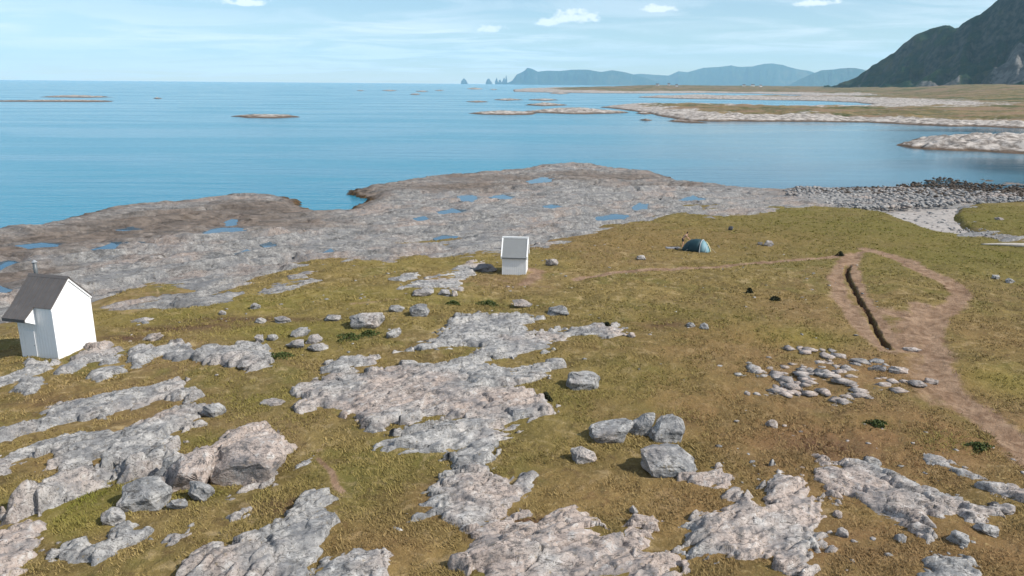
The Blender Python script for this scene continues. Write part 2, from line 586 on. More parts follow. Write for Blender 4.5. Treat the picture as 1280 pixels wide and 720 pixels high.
M_TURF = mat_grass()
M_BLADE = mat_blades()
M_SHELF = mat_rock('shore_rock', tide=True, pale=0.66, strike=32)
M_ROCK = mat_rock('outcrop_rock', pale=0.95, strike=24)
M_ROCK_L = mat_rock('outcrop_rock_slanted', pale=0.88, strike=52)
M_ROCK_R = mat_rock('outcrop_rock_right', pale=1.0, strike=-25, pink_bias=0.06)
M_PINK = mat_rock('pink_rock', pale=0.95, strike=30, pink_bias=0.22)
M_FAR = mat_far_land()
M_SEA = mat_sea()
M_POOL = mat_pool()
M_SAND = mat_plain('pale_sand', (0.36, 0.33, 0.305), 0.9, 0.1, 0.35, 0.9)
M_WHITE = mat_plain('white_paint', (0.80, 0.80, 0.79), 0.55, 0.3, 0.03, 3.0)
M_ROOF = mat_plain('dark_roof_metal', (0.105, 0.095, 0.090), 0.55, 0.35, 0.18, 2.0)
M_ROOF2 = mat_plain('grey_roof_felt', (0.205, 0.212, 0.212), 0.7, 0.25, 0.08, 2.0)
M_TRIM = mat_plain('black_trim', (0.045, 0.045, 0.048), 0.5, 0.4, 0.1, 5.0)
M_METAL = mat_plain('grey_flue_metal', (0.10, 0.11, 0.115), 0.45, 0.5, 0.1, 5.0)

# ------------------------------------------------------------------ lie of the near land
SHORE_PX = [(-260, 345), (-120, 318), (0, 293), (40, 285), (80, 278), (130, 267), (160, 262), (220, 257), (280, 251), (320, 248),
            (361, 248), (368, 256), (392, 262), (398, 266), (430, 264), (460, 252), (464, 249), (440, 243), (442, 239), (480, 236),
            (505, 230), (545, 225), (585, 220), (640, 217), (652, 212), (690, 208), (750, 208), (754, 212), (815, 218), (832, 222),
            (865, 232), (902, 235), (960, 238), (995, 233), (1027, 237), (1082, 235), (1123, 230), (1150, 233), (1187, 234), (1214, 231),
            (1190, 223), (1176, 219), (1205, 217), (1245, 222), (1280, 228), (1420, 240), (1600, 262)]
shore_poly = [ground_at(*p) for p in SHORE_PX] + [(230, -60), (-230, -60)]
shore_sdf = Raster(lambda x, y: sdf(shore_poly, x, y), -190, 250, 0, 260, 0.5)


def land(x, y):
    """smooth ground level from the distance to the waterline"""
    d = shore_sdf(x, y)
    din = np.maximum(d, 0)
    z = 0.85 * (1 - np.exp(-din / 5.0)) + 2.6 * (1 - np.exp(-(din / 50.0) ** 1.5))
    z = z + 0.35 * fbm(x / 14.0, y / 14.0, 3, 5) * smooth(din, 25, 60)
    return np.where(d > 0, z, np.maximum(d * 0.25, -3.0))


def at(px, py):
    """the ground point seen at a pixel of the photograph"""
    z = 3.0
    for _ in range(12):
        x, y = ground_at(px, py, z)
        z = 0.5 * z + 0.5 * float(land(np.array([x]), np.array([y]))[0])
    return (x, y)


def at_many(pts):
    return [at(*p) for p in pts]


GRASS_PX = [(-330, 470), (-100, 432), (0, 411), (60, 408), (122, 398), (157, 396), (197, 384), (262, 377), (275, 366), (300, 352), (328, 343),
            (361, 337), (395, 330), (417, 324), (460, 329), (495, 320), (545, 317), (620, 312), (665, 306), (690, 297), (735, 285),
            (780, 277), (815, 272), (857, 267), (880, 273), (930, 270), (960, 264), (1001, 257), (1018, 254), (1042, 260), (1106, 266),
            (1135, 277), (1175, 286), (1208, 291), (1251, 299), (1330, 310), (1500, 330)]
grass_poly = at_many(GRASS_PX) + [(190, -40), (-190, -40)]
BANK_PX = [(1193, 260), (1222, 255), (1280, 253), (1420, 255), (1500, 322), (1330, 304), (1270, 298), (1235, 291), (1205, 281), (1194, 270)]
bank_poly = at_many(BANK_PX)
STREAM_PX = [(1100, 264), (1128, 258), (1165, 257), (1197, 257), (1192, 268), (1200, 280), (1216, 288), (1190, 290), (1160, 284), (1130, 274)]
stream_poly = at_many(STREAM_PX)
grass_sdf = Raster(lambda x, y: np.maximum(sdf(grass_poly, x, y), sdf(bank_poly, x, y)), -190, 250, 0, 260, 0.5)
stream_sdf = Raster(lambda x, y: sdf(stream_poly, x, y), 40, 140, 60, 180, 0.5)

PATCHES_PX = [[(160, 366), (200, 352), (275, 346), (270, 352), (215, 363)], [(505, 306), (560, 299), (600, 298), (560, 308)],
              [(960, 259), (990, 255), (1000, 260), (970, 263)], [(840, 259), (900, 255), (925, 258), (880, 263)]]
patch_polys = [at_many(p) for p in PATCHES_PX]


def grass_mask(x, y):
    d = grass_sdf(x, y)
    for p in patch_polys:
        near = (np.abs(x - p[0][0]) < 40) & (np.abs(y - p[0][1]) < 40)
        if near.any():
            dd = np.full(x.shape, -50.0)
            dd[near] = sdf(p, x[near], y[near])
            d = np.maximum(d, dd)
    wob = fbm(x / 9.0, y / 9.0, 4, 21) * 4.5 + fbm(x / 2.2, y / 2.2, 3, 33) * 1.6
    return d + wob * smooth(-np.abs(d), -14, -1)


PATHS = [   # dirt tracks: pixels, half width in metres, strength
    ([(722, 352), (760, 345), (800, 341), (850, 338), (900, 336), (960, 331), (1030, 325), (1066, 320), (1085, 316)], 0.55, 0.9),
    ([(1068, 319), (1052, 335), (1044, 352), (1050, 372), (1066, 398), (1086, 424), (1108, 440)], 0.8, 0.85),
    ([(1072, 319), (1062, 336), (1070, 362), (1085, 390), (1100, 412), (1118, 436)], 0.7, 0.9),
    ([(1082, 314), (1105, 320), (1130, 328), (1150, 339), (1172, 351), (1192, 360), (1202, 371), (1192, 384), (1172, 398), (1160, 420)], 0.9, 1.0),
    ([(1150, 385), (1160, 410), (1164, 440), (1172, 468), (1192, 496), (1224, 525), (1262, 552), (1310, 590)], 0.95, 1.0),
    ([(1110, 395), (1140, 400), (1150, 420), (1130, 440)], 1.7, 0.75),
    ([(1150, 440), (1150, 470), (1180, 505)], 1.4, 0.6),
    ([(660, 340), (672, 343), (668, 350), (655, 358)], 0.7, 0.85),
    ([(622, 352), (655, 360), (690, 362)], 0.35, 0.5),
    ([(398, 580), (414, 596), (420, 615), (428, 622)], 0.22, 0.8),
    ([(405, 560), (395, 575), (408, 592)], 0.25, 0.5),
    ([(440, 384), (470, 381), (500, 377)], 0.35, 0.5),
]
paths = [(at_many(p), wd, s) for p, wd, s in PATHS]
DITCH = at_many([(1060, 334), (1058, 346), (1066, 362), (1078, 384), (1090, 406), (1102, 428), (1112, 440)])


def blobs(spots, x, y):
    v = np.zeros(x.shape)
    for (px, py, rx, ry, s) in spots:
        cx, cy = at(px, py)
        v = np.maximum(v, s * np.exp(-(((x - cx) / rx) ** 2 + ((y - cy) / ry) ** 2)))
    return v


GREEN = [(1100, 290, 30, 22, 1.0), (1230, 320, 26, 14, 1.0), (1240, 275, 30, 22, 1.0), (1020, 270, 18, 14, .8), (640, 520, 5, 5, .5), (780, 500, 6, 6, .5),
         (110, 630, 3.0, 1.6, 1.0), (250, 625, 3, 1.0, .8), (410, 420, 7, 4, .7), (340, 500, 5, 4, .6), (470, 600, 4, 3, .4), (880, 400, 9, 6, .6),
         (1095, 533, 1.3, 0.8, 1.0), (1200, 560, 2.6, 1.6, .9), (700, 500, 4, 4, .6), (800, 470, 7, 5, .4), (1100, 340, 6, 6, .6), (250, 555, 2.6, 1.4, .8)]
LUSH = [(1000, 428, 3.6, 2.4, .9), (1250, 482, 3.2, 2.4, .9), (90, 660, 2.0, 1.0, .8), (420, 375, 12, 4, .45), (260, 385, 12, 4, .5), (560, 330, 14, 5, .4), (180, 400, 10, 3, .45),
        (1160, 400, 0.1, 0.1, 0), (320, 415, 6, 2.5, .5), (60, 640, 2.2, 1.2, .5)]
BROWN = [(1000, 560, 7, 7, 1.0), (1150, 560, 8, 5, 1.0), (1060, 690, 7, 3, 1.0), (1220, 690, 5, 3, .9), (930, 520, 7, 6, .8), (1120, 470, 6, 5, .8), (880, 640, 4, 4, .7),
         (1000, 390, 10, 8, .4), (820, 300, 26, 12, .45), (560, 640, 3, 2.4, .5), (760, 620, 4, 3, .5), (480, 690, 3, 2, .6), (900, 430, 9, 6, .6), (1230, 420, 5, 6, .5),
         (960, 470, 6, 5, .6), (130, 580, 4, 1.6, .5), (60, 500, 5, 2.5, .4)]
HEATH = [(305, 404, 6, .8, 1.0), (255, 412, 4, .8, .9), (215, 415, 4, .8, 1), (158, 426, 2.2, .7, 1), (360, 640, 1.8, 1.2, .8), (560, 620, 1.6, 1.6, .5), (830, 410, 2.4, 1, .7),
         (1030, 565, 2.4, 1.4, .8), (660, 655, 1.2, .5, .9), (850, 530, 1.4, .7, .6), (1130, 425, 1.4, 1, .6), (80, 508, 3.5, .9, .5)]


def turf_level(x, y):
    m = grass_mask(x, y)
    b = land(x, y)
    lift = np.clip(m * 0.12, -0.8, 0.26)
    tus = 0.075 * fbm(x / 0.55, y / 0.55, 3, 61) + 0.12 * fbm(x / 2.6, y / 2.6, 2, 63)
    z = b + lift + tus * smooth(m, -1, 3)
    d = line_dist(DITCH, x, y) + 0.16 * vnoise(x / 0.6, y / 0.6, 71)
    z = z - 0.5 * np.exp(-(d / 0.17) ** 4)
    for pts, wd, s in paths[:7]:
        near = (x > min(p[0] for p in pts) - 3) & (x < max(p[0] for p in pts) + 3)
        if near.any():
            z[near] -= 0.07 * s * np.exp(-(line_dist(pts, x[near], y[near]) / wd) ** 2)
    st = stream_sdf(x, y)
    z = z - np.where((x > 45) & (x < 135) & (y > 70), smooth(st, -1.2, 0.6) * 0.9, 0)
    return z, m


# turf sheet
X, Y = fan(-190, 1470, 1050, 21.0, 235.0, 620)
Z, GM = turf_level(X, Y)
dirt = np.zeros(X.shape)
for pts, wd, s in paths:
    dd = line_dist(pts, X, Y) + 0.5 * wd * fbm(X / 1.6, Y / 1.6, 3, 81)
    dirt = np.maximum(dirt, s * np.exp(-np.maximum(dd / (wd * 1.25), 0) ** 2.2))
# bare worn soil next to the shore rock and round the outcrops
dirt = np.maximum(dirt, 0.42 * smooth(-GM, -2.2, 0.2))
attrs = dict(green=np.clip(blobs(GREEN, X, Y), 0, 1), lush=blobs(LUSH, X, Y), brown=blobs(BROWN, X, Y), heather=np.maximum(blobs(HEATH, X, Y), np.exp(-(line_dist(DITCH, X, Y) / 0.24) ** 4)))
dirt *= 1 - np.exp(-(line_dist(DITCH, X, Y) / 0.32) ** 4)
attrs['dirt'] = dirt
turf = grid_object('ground', X, Y, Z, M_TURF, keep=GM > -6, attrs=attrs)
tag(turf, kind='structure', label='olive and brown coastal turf with worn dirt tracks')

# ------------------------------------------------------------------ shore rock platform
POOLS_PX = [[(112, 313), (140, 304), (178, 303), (172, 309), (130, 317)], [(24, 308), (50, 304), (76, 304), (72, 308), (40, 312)],
            [(255, 290), (275, 285), (306, 286), (300, 291), (265, 295)], [(281, 278), (290, 274), (298, 275), (294, 281), (284, 283)],
            [(544, 298), (555, 295), (570, 296), (568, 300), (550, 302)], [(574, 246), (590, 243), (596, 247), (590, 251), (576, 251)],
            [(544, 265), (565, 261), (582, 262), (575, 266), (550, 268)], [(791, 259), (799, 255), (809, 256), (808, 261), (795, 263)],
            [(742, 273), (765, 268), (786, 269), (780, 274), (750, 277)], [(658, 227), (678, 223), (690, 224), (686, 229), (666, 230)],
            [(294, 317), (308, 313), (319, 316), (302, 320)], [(-10, 331), (10, 326), (24, 328), (18, 334), (-10, 341)],
            [(-20, 361), (0, 358), (14, 362), (10, 369), (-20, 374)], [(404, 316), (413, 312), (418, 315), (410, 318)],
            [(610, 247), (628, 243), (642, 245), (634, 249)], [(515, 273), (530, 270), (538, 273), (524, 276)],
            [(675, 258), (692, 255), (702, 258), (688, 261)], [(848, 250), (866, 246), (880, 249), (864, 253)],
            [(326, 306), (338, 303), (345, 306), (334, 309)], [(145, 288), (165, 284), (178, 286), (160, 290)]]
pools = []
for p in POOLS_PX:
    poly = at_many(p)
    c = np.mean(poly, 0)
    zc = float(land(np.array([c[0]]), np.array([c[1]]))[0]) - 0.02
    pools.append((poly, zc, c))


def rock_cells(x, y, strike, s, seed, aspect=3.0):
    a = math.radians(strike)
    wx = x + 0.35 * s * fbm(x / (2.5 * s), y / (2.5 * s), 2, seed)
    wy = y + 0.35 * s * fbm(x / (2.5 * s), y / (2.5 * s), 2, seed + 7)
    u = wx * math.cos(a) + wy * math.sin(a)
    v = -wx * math.sin(a) + wy * math.cos(a)
    return u, v, worley(u / (aspect * s), v / s, seed + 1), worley(u / (0.32 * aspect * s) + 31, v / (0.36 * s), seed + 2)


def rock_detail(x, y, strike, s, seed, ledge=1.0, aspect=3.0, cells=None):
    """broken, bedded rock: tilted plates, joints and ledges that follow the bedding"""
    u, v, (g1, c1, ox, oy), (g2, c2, px, py) = cells or rock_cells(x, y, strike, s, seed, aspect)
    k1 = (c1 * 7.13) % 1.0; k2 = (c2 * 5.71) % 1.0; k3 = (c1 * 13.7) % 1.0
    e1, e2 = smooth(g1, 0.0, 0.07), smooth(g2, 0.0, 0.10)
    h = ((c1 - 0.45) * 0.30 * s + ox * (k3 - 0.5) * 0.30 * s - oy * (k1 - 0.25) * 0.34 * s) * e1 - 0.14 * s * (1 - e1) * (k3 > 0.3)
    h = h + ((c2 - 0.45) * 0.12 * s - py * (k2 - 0.3) * 0.22 * s) * e2 - 0.05 * s * (1 - e2)
    ph = v / (0.9 * s) + 1.9 * fbm(x / (6 * s), y / (6 * s), 4, seed + 9)
    fr = ph - np.floor(ph)
    some = smooth(vnoise(np.floor(ph) * 7.0, u / (4.0 * s), seed + 15), -0.3, 0.4)
    h = h + ledge * 0.13 * s * some * (np.minimum(fr / 0.17, (1 - fr) / 0.83) - 0.5)      # scarps face down the beds
    return h + 0.028 * s * fbm(x / (0.35 * s), y / (0.35 * s), 2, seed + 12)


SA, CA = math.sin(math.radians(28)), math.cos(math.radians(28))          # rows follow the bedding
gu, gv = np.meshgrid(np.arange(-110, 235, 0.42), np.arange(28, 225, 0.23))
X, Y = gu * CA - gv * SA, gu * SA + gv * CA
SD = shore_sdf(X, Y)
SD = SD + (2.6 * fbm(X / 7, Y / 7, 4, 41) + 1.0 * fbm(X / 1.8, Y / 1.8, 3, 43)) * smooth(-np.abs(SD), -30, 0)
B = land(X, Y)
GMs = grass_mask(X, Y)
amp = 0.55 + 0.45 * smooth(SD, 0, 20)
det = rock_detail(X, Y, 28, 3.0, 100, ledge=2.2, aspect=6.0) * amp * 0.78
a_ = math.radians(27)
U_, V_ = X * math.cos(a_) + Y * math.sin(a_), -X * math.sin(a_) + Y * math.cos(a_)
cre = np.abs(fbm(U_ / 30.0, V_ / 2.6, 3, 171)); cre2 = np.abs(fbm(U_ / 60.0, V_ / 6.5, 3, 173))
det = det - 0.95 * (1 - smooth(cre, 0.0, 0.055)) - 1.2 * (1 - smooth(cre2, 0.0, 0.026)) + 0.45 * fbm(U_ / 45.0, V_ / 6.0, 3, 175)
right_beach = smooth(X, 38, 58)                      # boulder beach and mud flat: no ledges there
Zs = np.where(SD > 0, B * smooth(SD, 0, 4) + 0.10, -0.25 + np.maximum(SD * 0.22, -2.5)) + det * (1 - 0.55 * right_beach) + 0.05
rim = 0.55 * np.exp(-((SD - 5) / 4.0) ** 2) * (1 - right_beach)     # seaward rim stands a little proud
Zs = Zs + rim
for poly, zc, c in pools:
    near = (np.abs(X - c[0]) < 26) & (np.abs(Y - c[1]) < 26)
    ds = sdf(poly, X[near], Y[near]) + 0.55 * fbm(X[near] / 2.0, Y[near] / 2.0, 3, 47)
    t = smooth(ds, -1.6, 0.1)
    Zs[near] = Zs[near] * (1 - t) + (zc + 0.10 - 0.35 * smooth(ds, -0.5, 0.5)) * t
st = np.where((X > 45) & (X < 135) & (Y > 70), stream_sdf(X, Y), -20)
tb = smooth(st, -2.5, 1.0)
Zs = Zs * (1 - tb) + (B - 0.75) * tb
Zs = Zs - smooth(X, 76, 92) * smooth(Y, 150, 164) * (0.95 + 0.7 * fbm(X / 9, Y / 5, 3, 177))      # drowned weed flat
Zs = Zs - np.clip(GMs * 0.13, 0, 1.2)
wet = 1.15 * np.exp(-np.maximum(SD, 0) / 5.0)
dark_zone = blobs([(250, 275, 26, 15, .85), (120, 295, 18, 12, .75), (330, 262, 14, 10, .8), (30, 315, 14, 10, .7), (640, 225, 40, 14, .6), (760, 220, 26, 12, .65), (560, 235, 22, 10, .7),
                   (1100, 240, 24, 10, .9), (1230, 236, 24, 14, 1.25), (1200, 222, 20, 12, 1.2), (840, 232, 16, 8, .5), (10, 350, 8, 8, .7)], X, Y)
wet = np.maximum(wet, dark_zone)
wet = np.maximum(wet, right_beach * 0.55 * smooth(SD, 26, 8))
shelf = grid_object('rocky_shore', X, Y, Zs, M_SHELF, keep=(SD > -9) & (GMs < 7) & (np.abs(X) < 0.93 * Y + 14) & (Y > 40), attrs=dict(wet=wet), smooth_shade=False)
tag(shelf, kind='structure', label='wide ledged grey rock platform sloping into the sea')
shelf_level = lambda px, py: None

for poly, zc, c in pools:
    p = np.array(poly); cc = p.mean(0)
    q = cc + (p - cc) * 1.25
    bm = bmesh.new()
    # rounded outline
    n = len(q); vs = []
    for i in range(n):
        a, b_, d_ = q[i - 1], q[i], q[(i + 1) % n]
        for w_ in ((0.25, 0.75, 0), (0, 1, 0), (0, 0.75, 0.25)):
            vs.append(bm.verts.new((a[0] * w_[0] + b_[0] * w_[1] + d_[0] * w_[2], a[1] * w_[0] + b_[1] * w_[1] + d_[1] * w_[2], zc)))
    bm.faces.new(vs)
    o = mesh_obj('tide_pool', bm, M_POOL)
    tag(o, kind='structure')

# stream mouth: pale sand
gx, gy = np.meshgrid(np.arange(50, 118, 0.5), np.arange(78, 150, 0.5))
gs = stream_sdf(gx, gy)
gz = land(gx, gy) - 0.52 + 0.10 * fbm(gx / 3, gy / 3, 4, 51) - np.clip(-gs * 0.25, 0, 2)
o = grid_object('stream_bed', gx, gy, gz, M_SAND, keep=gs > -2.5)
tag(o, kind='structure', label='pale sandy stream mouth between two turf banks')

# ------------------------------------------------------------------ sea
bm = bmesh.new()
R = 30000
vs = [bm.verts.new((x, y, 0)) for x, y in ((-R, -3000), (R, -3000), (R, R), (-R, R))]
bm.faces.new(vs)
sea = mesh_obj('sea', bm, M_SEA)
tag(sea, kind='structure')

# ------------------------------------------------------------------ land beyond the bay
FAR_PX = [(748, 134.2), (775, 137), (800, 140), (822, 143), (848, 147.5), (868, 151), (900, 152), (960, 151.5), (1020, 152.5), (1080, 153), (1130, 155), (1180, 157.5),
          (1230, 159), (1280, 160.5), (1400, 166), (1600, 176)]
LAGOON_PX = [(641, 114.6), (690, 115.6), (740, 116.6), (800, 116.6), (880, 116.2), (950, 117.2), (1000, 118.8), (1030, 121), (990, 121.6), (930, 121), (860, 120.4), (820, 121),
             (800, 121.6), (855, 123.2), (920, 124.5), (1000, 125.6), (1070, 128), (1098, 131), (1060, 134), (1000, 134.8), (925, 133.4), (870, 131.5), (800, 131.2), (765, 132)]
far_poly = [ground_at(*p) for p in FAR_PX] + [(2600, 700), (9000, 3000), (9000, 9500), (2200, 9000), (500, 5200), (60, 3300), (-6, 2900)] + [ground_at(*p) for p in LAGOON_PX]
X, Y = fan(600, 1560, 600, 330, 8600, 310)
D = sdf(far_poly, X, Y)
Rr = np.hypot(X, Y)
D = D + 0.014 * Rr * fbm(X / (0.03 * Rr), Y / (0.12 * Rr), 4, 201) * smooth(-np.abs(D), -60, 0)
D = D + 3.0 * fbm(X / 14, Y / 14, 3, 203)
pl = np.maximum(D, 0)
inland = smooth(X / np.maximum(Y, 1), 0.40, 0.62) * smooth(Rr, 450, 2300)
base = 1.7 * (1 - np.exp(-pl / 6)) + 2.2 * (1 - np.exp(-pl / 60)) + 14 * smooth(Rr, 1500, 4200) * smooth(pl, 0, 500) + 20 * inland * smooth(pl, 20, 400)
hum = (2.4 * np.maximum(fbm(X / 28, Y / 28, 4, 211), -0.25) + 4.0 * fbm(X / 170, Y / 170, 4, 213) * smooth(Rr, 700, 2000)) * smooth(pl, 0, 40)
rough = 0.9 * fbm(X / 5, Y / 5, 3, 215) * smooth(pl, 0, 6) * smooth(Rr, 900, 500)
Zf = np.where(D > 0, base + hum + rough, np.maximum(D * 0.15, -2.5))
tf = np.clip(smooth(pl, 14, 60) * smooth(Rr, 1000, 620) + smooth(pl, 60, 200) * smooth(Rr, 600, 1000), 0, 1)
o = grid_object('far_shore', X, Y, Zf, M_FAR, keep=D > -30, attrs=dict(turf=tf))
tag(o, kind='structure', label='low green and grey shore beyond the bay reaching to the mountain')


def islet(px_poly, height, label, turf_amt=0.0, step=None, seed=0, group=None, name='skerry', structure=False, rough_s=None):
    poly = np.array([ground_at(*p) for p in px_poly])
    c = poly.mean(0)
    dist = float(np.hypot(*c))
    x0, x1, y0, y1 = poly[:, 0].min(), poly[:, 0].max(), poly[:, 1].min(), poly[:, 1].max()
    s = step or max(0.5, dist * 0.0016)
    m = 6 * s
    gx, gy = np.meshgrid(np.arange(x0 - m, x1 + m, s), np.arange(y0 - m, y1 + m, s * 1.6))
    width = max(4.0, min(x1 - x0, y1 - y0))
    d = sdf(poly, gx, gy) + 0.10 * width * fbm(gx / (0.35 * width), gy / (0.35 * width), 3, 301 + seed)
    prof = height * (1 - np.exp(-np.maximum(d, 0) / (0.16 * width)))
    rs = rough_s or max(3.0, s * 3)
    z = prof * (0.85 + 0.55 * fbm(gx / (0.4 * width), gy / (0.4 * width), 3, 331 + seed)) + 0.30 * height * fbm(gx / rs, gy / rs, 3, 341 + seed) * smooth(d, 0, rs)
    z = np.where(d > 0, z, np.maximum(d * 0.25, -2))
    o = grid_object(name, gx, gy, z, M_FAR, keep=d > -3 * s, attrs=dict(turf=np.full(gx.shape, turf_amt) * smooth(z, height * 0.5, height)))
    o.data.transform(Matrix.Translation((-c[0], -c[1], 0)))
    o.location = (c[0], c[1], 0)
    if structure:
        tag(o, kind='structure', label=label)
    else:
        tag(o, label, 'skerry', group)
    return o


islet([(1104, 181.5), (1122, 185), (1150, 187.5), (1185, 189), (1225, 190.5), (1280, 194), (1360, 199), (1470, 202), (1470, 184), (1360, 178), (1280, 174.5), (1235, 173), (1190, 172.5), (1150, 175), (1122, 178.5)],
      4.2, 'pale rocky point reaching into the bay from the right edge', 0.0, step=0.8, seed=3, name='rocky_point', structure=True, rough_s=3.0)
SK = 'skerries scattered off the shore'
islet([(291, 145.5), (310, 147.5), (345, 148), (372, 146.5), (366, 144.8), (330, 144), (305, 144)], 1.5, 'small dark skerry lying alone in the open sea at left', 0, seed=11, group=SK)
islet([(48, 121.4), (80, 121.9), (110, 122.1), (143, 121.5), (130, 120.6), (90, 120.3), (60, 120.5)], 1.9, 'farther of two long tan skerries at far left', .2, seed=12, group=SK)
islet([(-60, 126.6), (0, 127), (60, 127.4), (110, 127.6), (140, 127.2), (146, 126.4), (110, 125.3), (40, 125.8), (-60, 125.8)], 1.4, 'nearer of two long tan skerries at far left, running out of the frame', 0, seed=13, group=SK)
islet([(583, 141.6), (600, 143), (630, 143.6), (660, 143.4), (669, 142), (650, 140.6), (610, 140.3)], 2.1, 'dark humped skerry left of a longer pale one, nearest of its cluster', 0, seed=14, group=SK)
islet([(655, 139.8), (690, 142), (730, 142.8), (783, 141), (760, 138.7), (720, 137.4), (690, 137.6)], 2.6, 'long low pale skerry touching a dark one on its left', .1, seed=15, group=SK)
islet([(655, 131.5), (680, 132.6), (709, 131.6), (690, 129.6), (668, 129.8)], 1.8, 'small pale skerry behind the long pale one', 0, seed=16, group=SK)
islet([(580, 127.2), (595, 128.1), (612, 127.5), (600, 126.5)], 1.5, 'short dark skerry in open water left of the cluster', 0, seed=17, group=SK)
islet([(616, 124.8), (635, 125.8), (654, 125), (635, 123.9)], 1.6, 'thin brown skerry farthest left in the row behind the dark one', 0, seed=18, group=SK)
islet([(660, 124.9), (680, 126), (698, 125.1), (680, 123.7)], 1.9, 'low grey skerry right of the thin brown one', 0, seed=19, group=SK)
islet([(583, 111.2), (594, 111.9), (604, 111.3), (594, 110.6)], 4.5, 'dark green skerry below the sea stacks', .8, seed=20, group=SK)
islet([(612, 112), (617, 112.4), (622, 112.1), (617, 111.7)], 2.0, 'tiny flat skerry right of the dark green one', 0, seed=21, group=SK)
islet([(687, 116.9), (700, 117.8), (712, 117), (700, 116.2)], 2.5, 'small dark skerry before the far flat headland', 0, seed=22, group=SK)
islet([(477, 113.2), (487, 114), (497, 113.4), (487, 112.6)], 2.2, 'dark speck of a skerry in the middle of the row on the horizon', 0, seed=23, group=SK)
islet([(446, 113.3), (451, 113.9), (456, 113.4), (451, 112.9)], 2.0, 'dark speck of a skerry leftmost on the horizon row', 0, seed=24, group=SK)
islet([(512, 118), (519, 118.7), (525, 118.1), (519, 117.5)], 1.8, 'low dark rock just nearer than the horizon row', 0, seed=25, group=SK)
islet([(519, 114.3), (528, 115), (536, 114.4), (528, 113.8)], 1.8, 'thin skerry second from the right on the horizon row', 0, seed=26, group=SK)
islet([(543, 113.2), (549, 113.7), (555, 113.3), (549, 112.9)], 1.8, 'thin faint skerry rightmost on the horizon row', 0, seed=27, group=SK)
islet([(191, 123), (197, 123.6), (203, 123.1), (197, 122.7)], 1.6, 'tiny lone rock right of the long tan skerries', 0, seed=28, group=SK)
islet([(832, 151.2), (855, 153.4), (884, 154), (880, 152.6), (850, 150.6)], 1.0, 'thin brown tongue of rock before the tip of the low shore', 0, seed=29, group=SK)
islet([(800, 150.2), (807, 151), (816, 150.4), (807, 149.8)], 0.9, 'tiny dark rock left of the thin brown tongue', 0, seed=30, group=SK)
islet([(794, 141.8), (806, 143.2), (817, 142.4), (806, 141.2)], 1.2, 'small brown rock off the tip of the low shore', 0, seed=31, group=SK)

# ------------------------------------------------------------------ mountains
def ray_height(px, py, dist):
    r = pixel_ray(px, py)
    return CAM_Z + r.z / math.hypot(r.x, r.y) * dist


def azimuth(px, py=105):
    r = pixel_ray(px, py)
    return math.atan2(r.x, r.y)


RIDGE = [(1040, 112), (1060, 107.5), (1087, 89), (1117, 72), (1129, 59), (1142, 50), (1163, 40), (1180, 36), (1187, 36.5), (1193, 40), (1201, 39), (1223, 26), (1235, 16), (1256, 0),
         (1290, -26), (1340, -52), (1400, -60), (1480, -40), (1560, -52), (1700, -20)]
raz = np.array([azimuth(x, y) for x, y in RIDGE])
# the crest runs away from the shore: its low end lies nearest the sea
rdist = np.interp(raz, [raz[0], azimuth(1180), azimuth(1300), raz[-1]], [3900, 3500, 3350, 3300])
rh = np.array([ray_height(x, y, d) for (x, y), d in zip(RIDGE, rdist)])
A = np.linspace(azimuth(1030), azimuth(1690), 420)
Rg = np.linspace(2250, 4700, 230)
RR, AA = np.meshgrid(Rg, A, indexing='ij')
X, Y = RR * np.sin(AA), RR * np.cos(AA)
hr = np.interp(AA, raz, rh); dr = np.interp(AA, raz, rdist)
foot = np.interp(AA, [azimuth(1040), azimuth(1110), azimuth(1200), azimuth(1300), azimuth(1700)], [3800, 3050, 2700, 2500, 2300]) + 60 * fbm(AA * 40, AA * 0, 3, 401)
t = np.clip((RR - foot) / (dr - foot), 0, 1)
prof = 0.30 * t + 0.70 * smooth(t, 0.18, 1.0) ** 1.25
gully = fbm(AA * 55 + 0.35 * fbm(X / 300, Y / 300, 3, 405), RR / 900, 5, 407)
ridged = 1 - np.abs(fbm(X / 260, Y / 260, 5, 411)) * 2
z = hr * prof
z = z + (0.10 * gully + 0.30 * (ridged - 0.6)) * (hr + 25) * np.sin(np.pi * np.clip(t, 0, 1)) ** 0.8
z = z + 24 * fbm(X / 75, Y / 75, 4, 415) * smooth(t, 0.05, 0.25) * smooth(1.02 - t, 0.0, 0.12)
back = np.clip((RR - dr) / 1000, 0, 1)
z = np.where(RR > dr, hr * (1 - 0.55 * back) - 20 * back, z)
z = np.where(t <= 0, -3 - (foot - RR) * 0.02, z) + 14
scree = np.maximum(np.exp(-((AA - azimuth(1262)) / 0.020) ** 2) * smooth(t, 0.03, 0.08) * smooth(-t, -0.55, -0.35), np.exp(-((AA - azimuth(1172)) / 0.022) ** 2) * smooth(t, 0.02, 0.06) * smooth(-t, -0.28, -0.16))
scree = np.maximum(scree, 0.8 * smooth(t, 0.02, 0.06) * smooth(-t, -0.42, -0.26) * smooth(fbm(AA * 26, RR / 1500, 3, 421), 0.05, 0.35))
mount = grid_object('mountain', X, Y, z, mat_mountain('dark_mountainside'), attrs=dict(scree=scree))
tag(mount, kind='structure', label='steep dark green mountain with grey scree at the right')

M_FARMT = mat_mountain('far_mountainside', far=True)


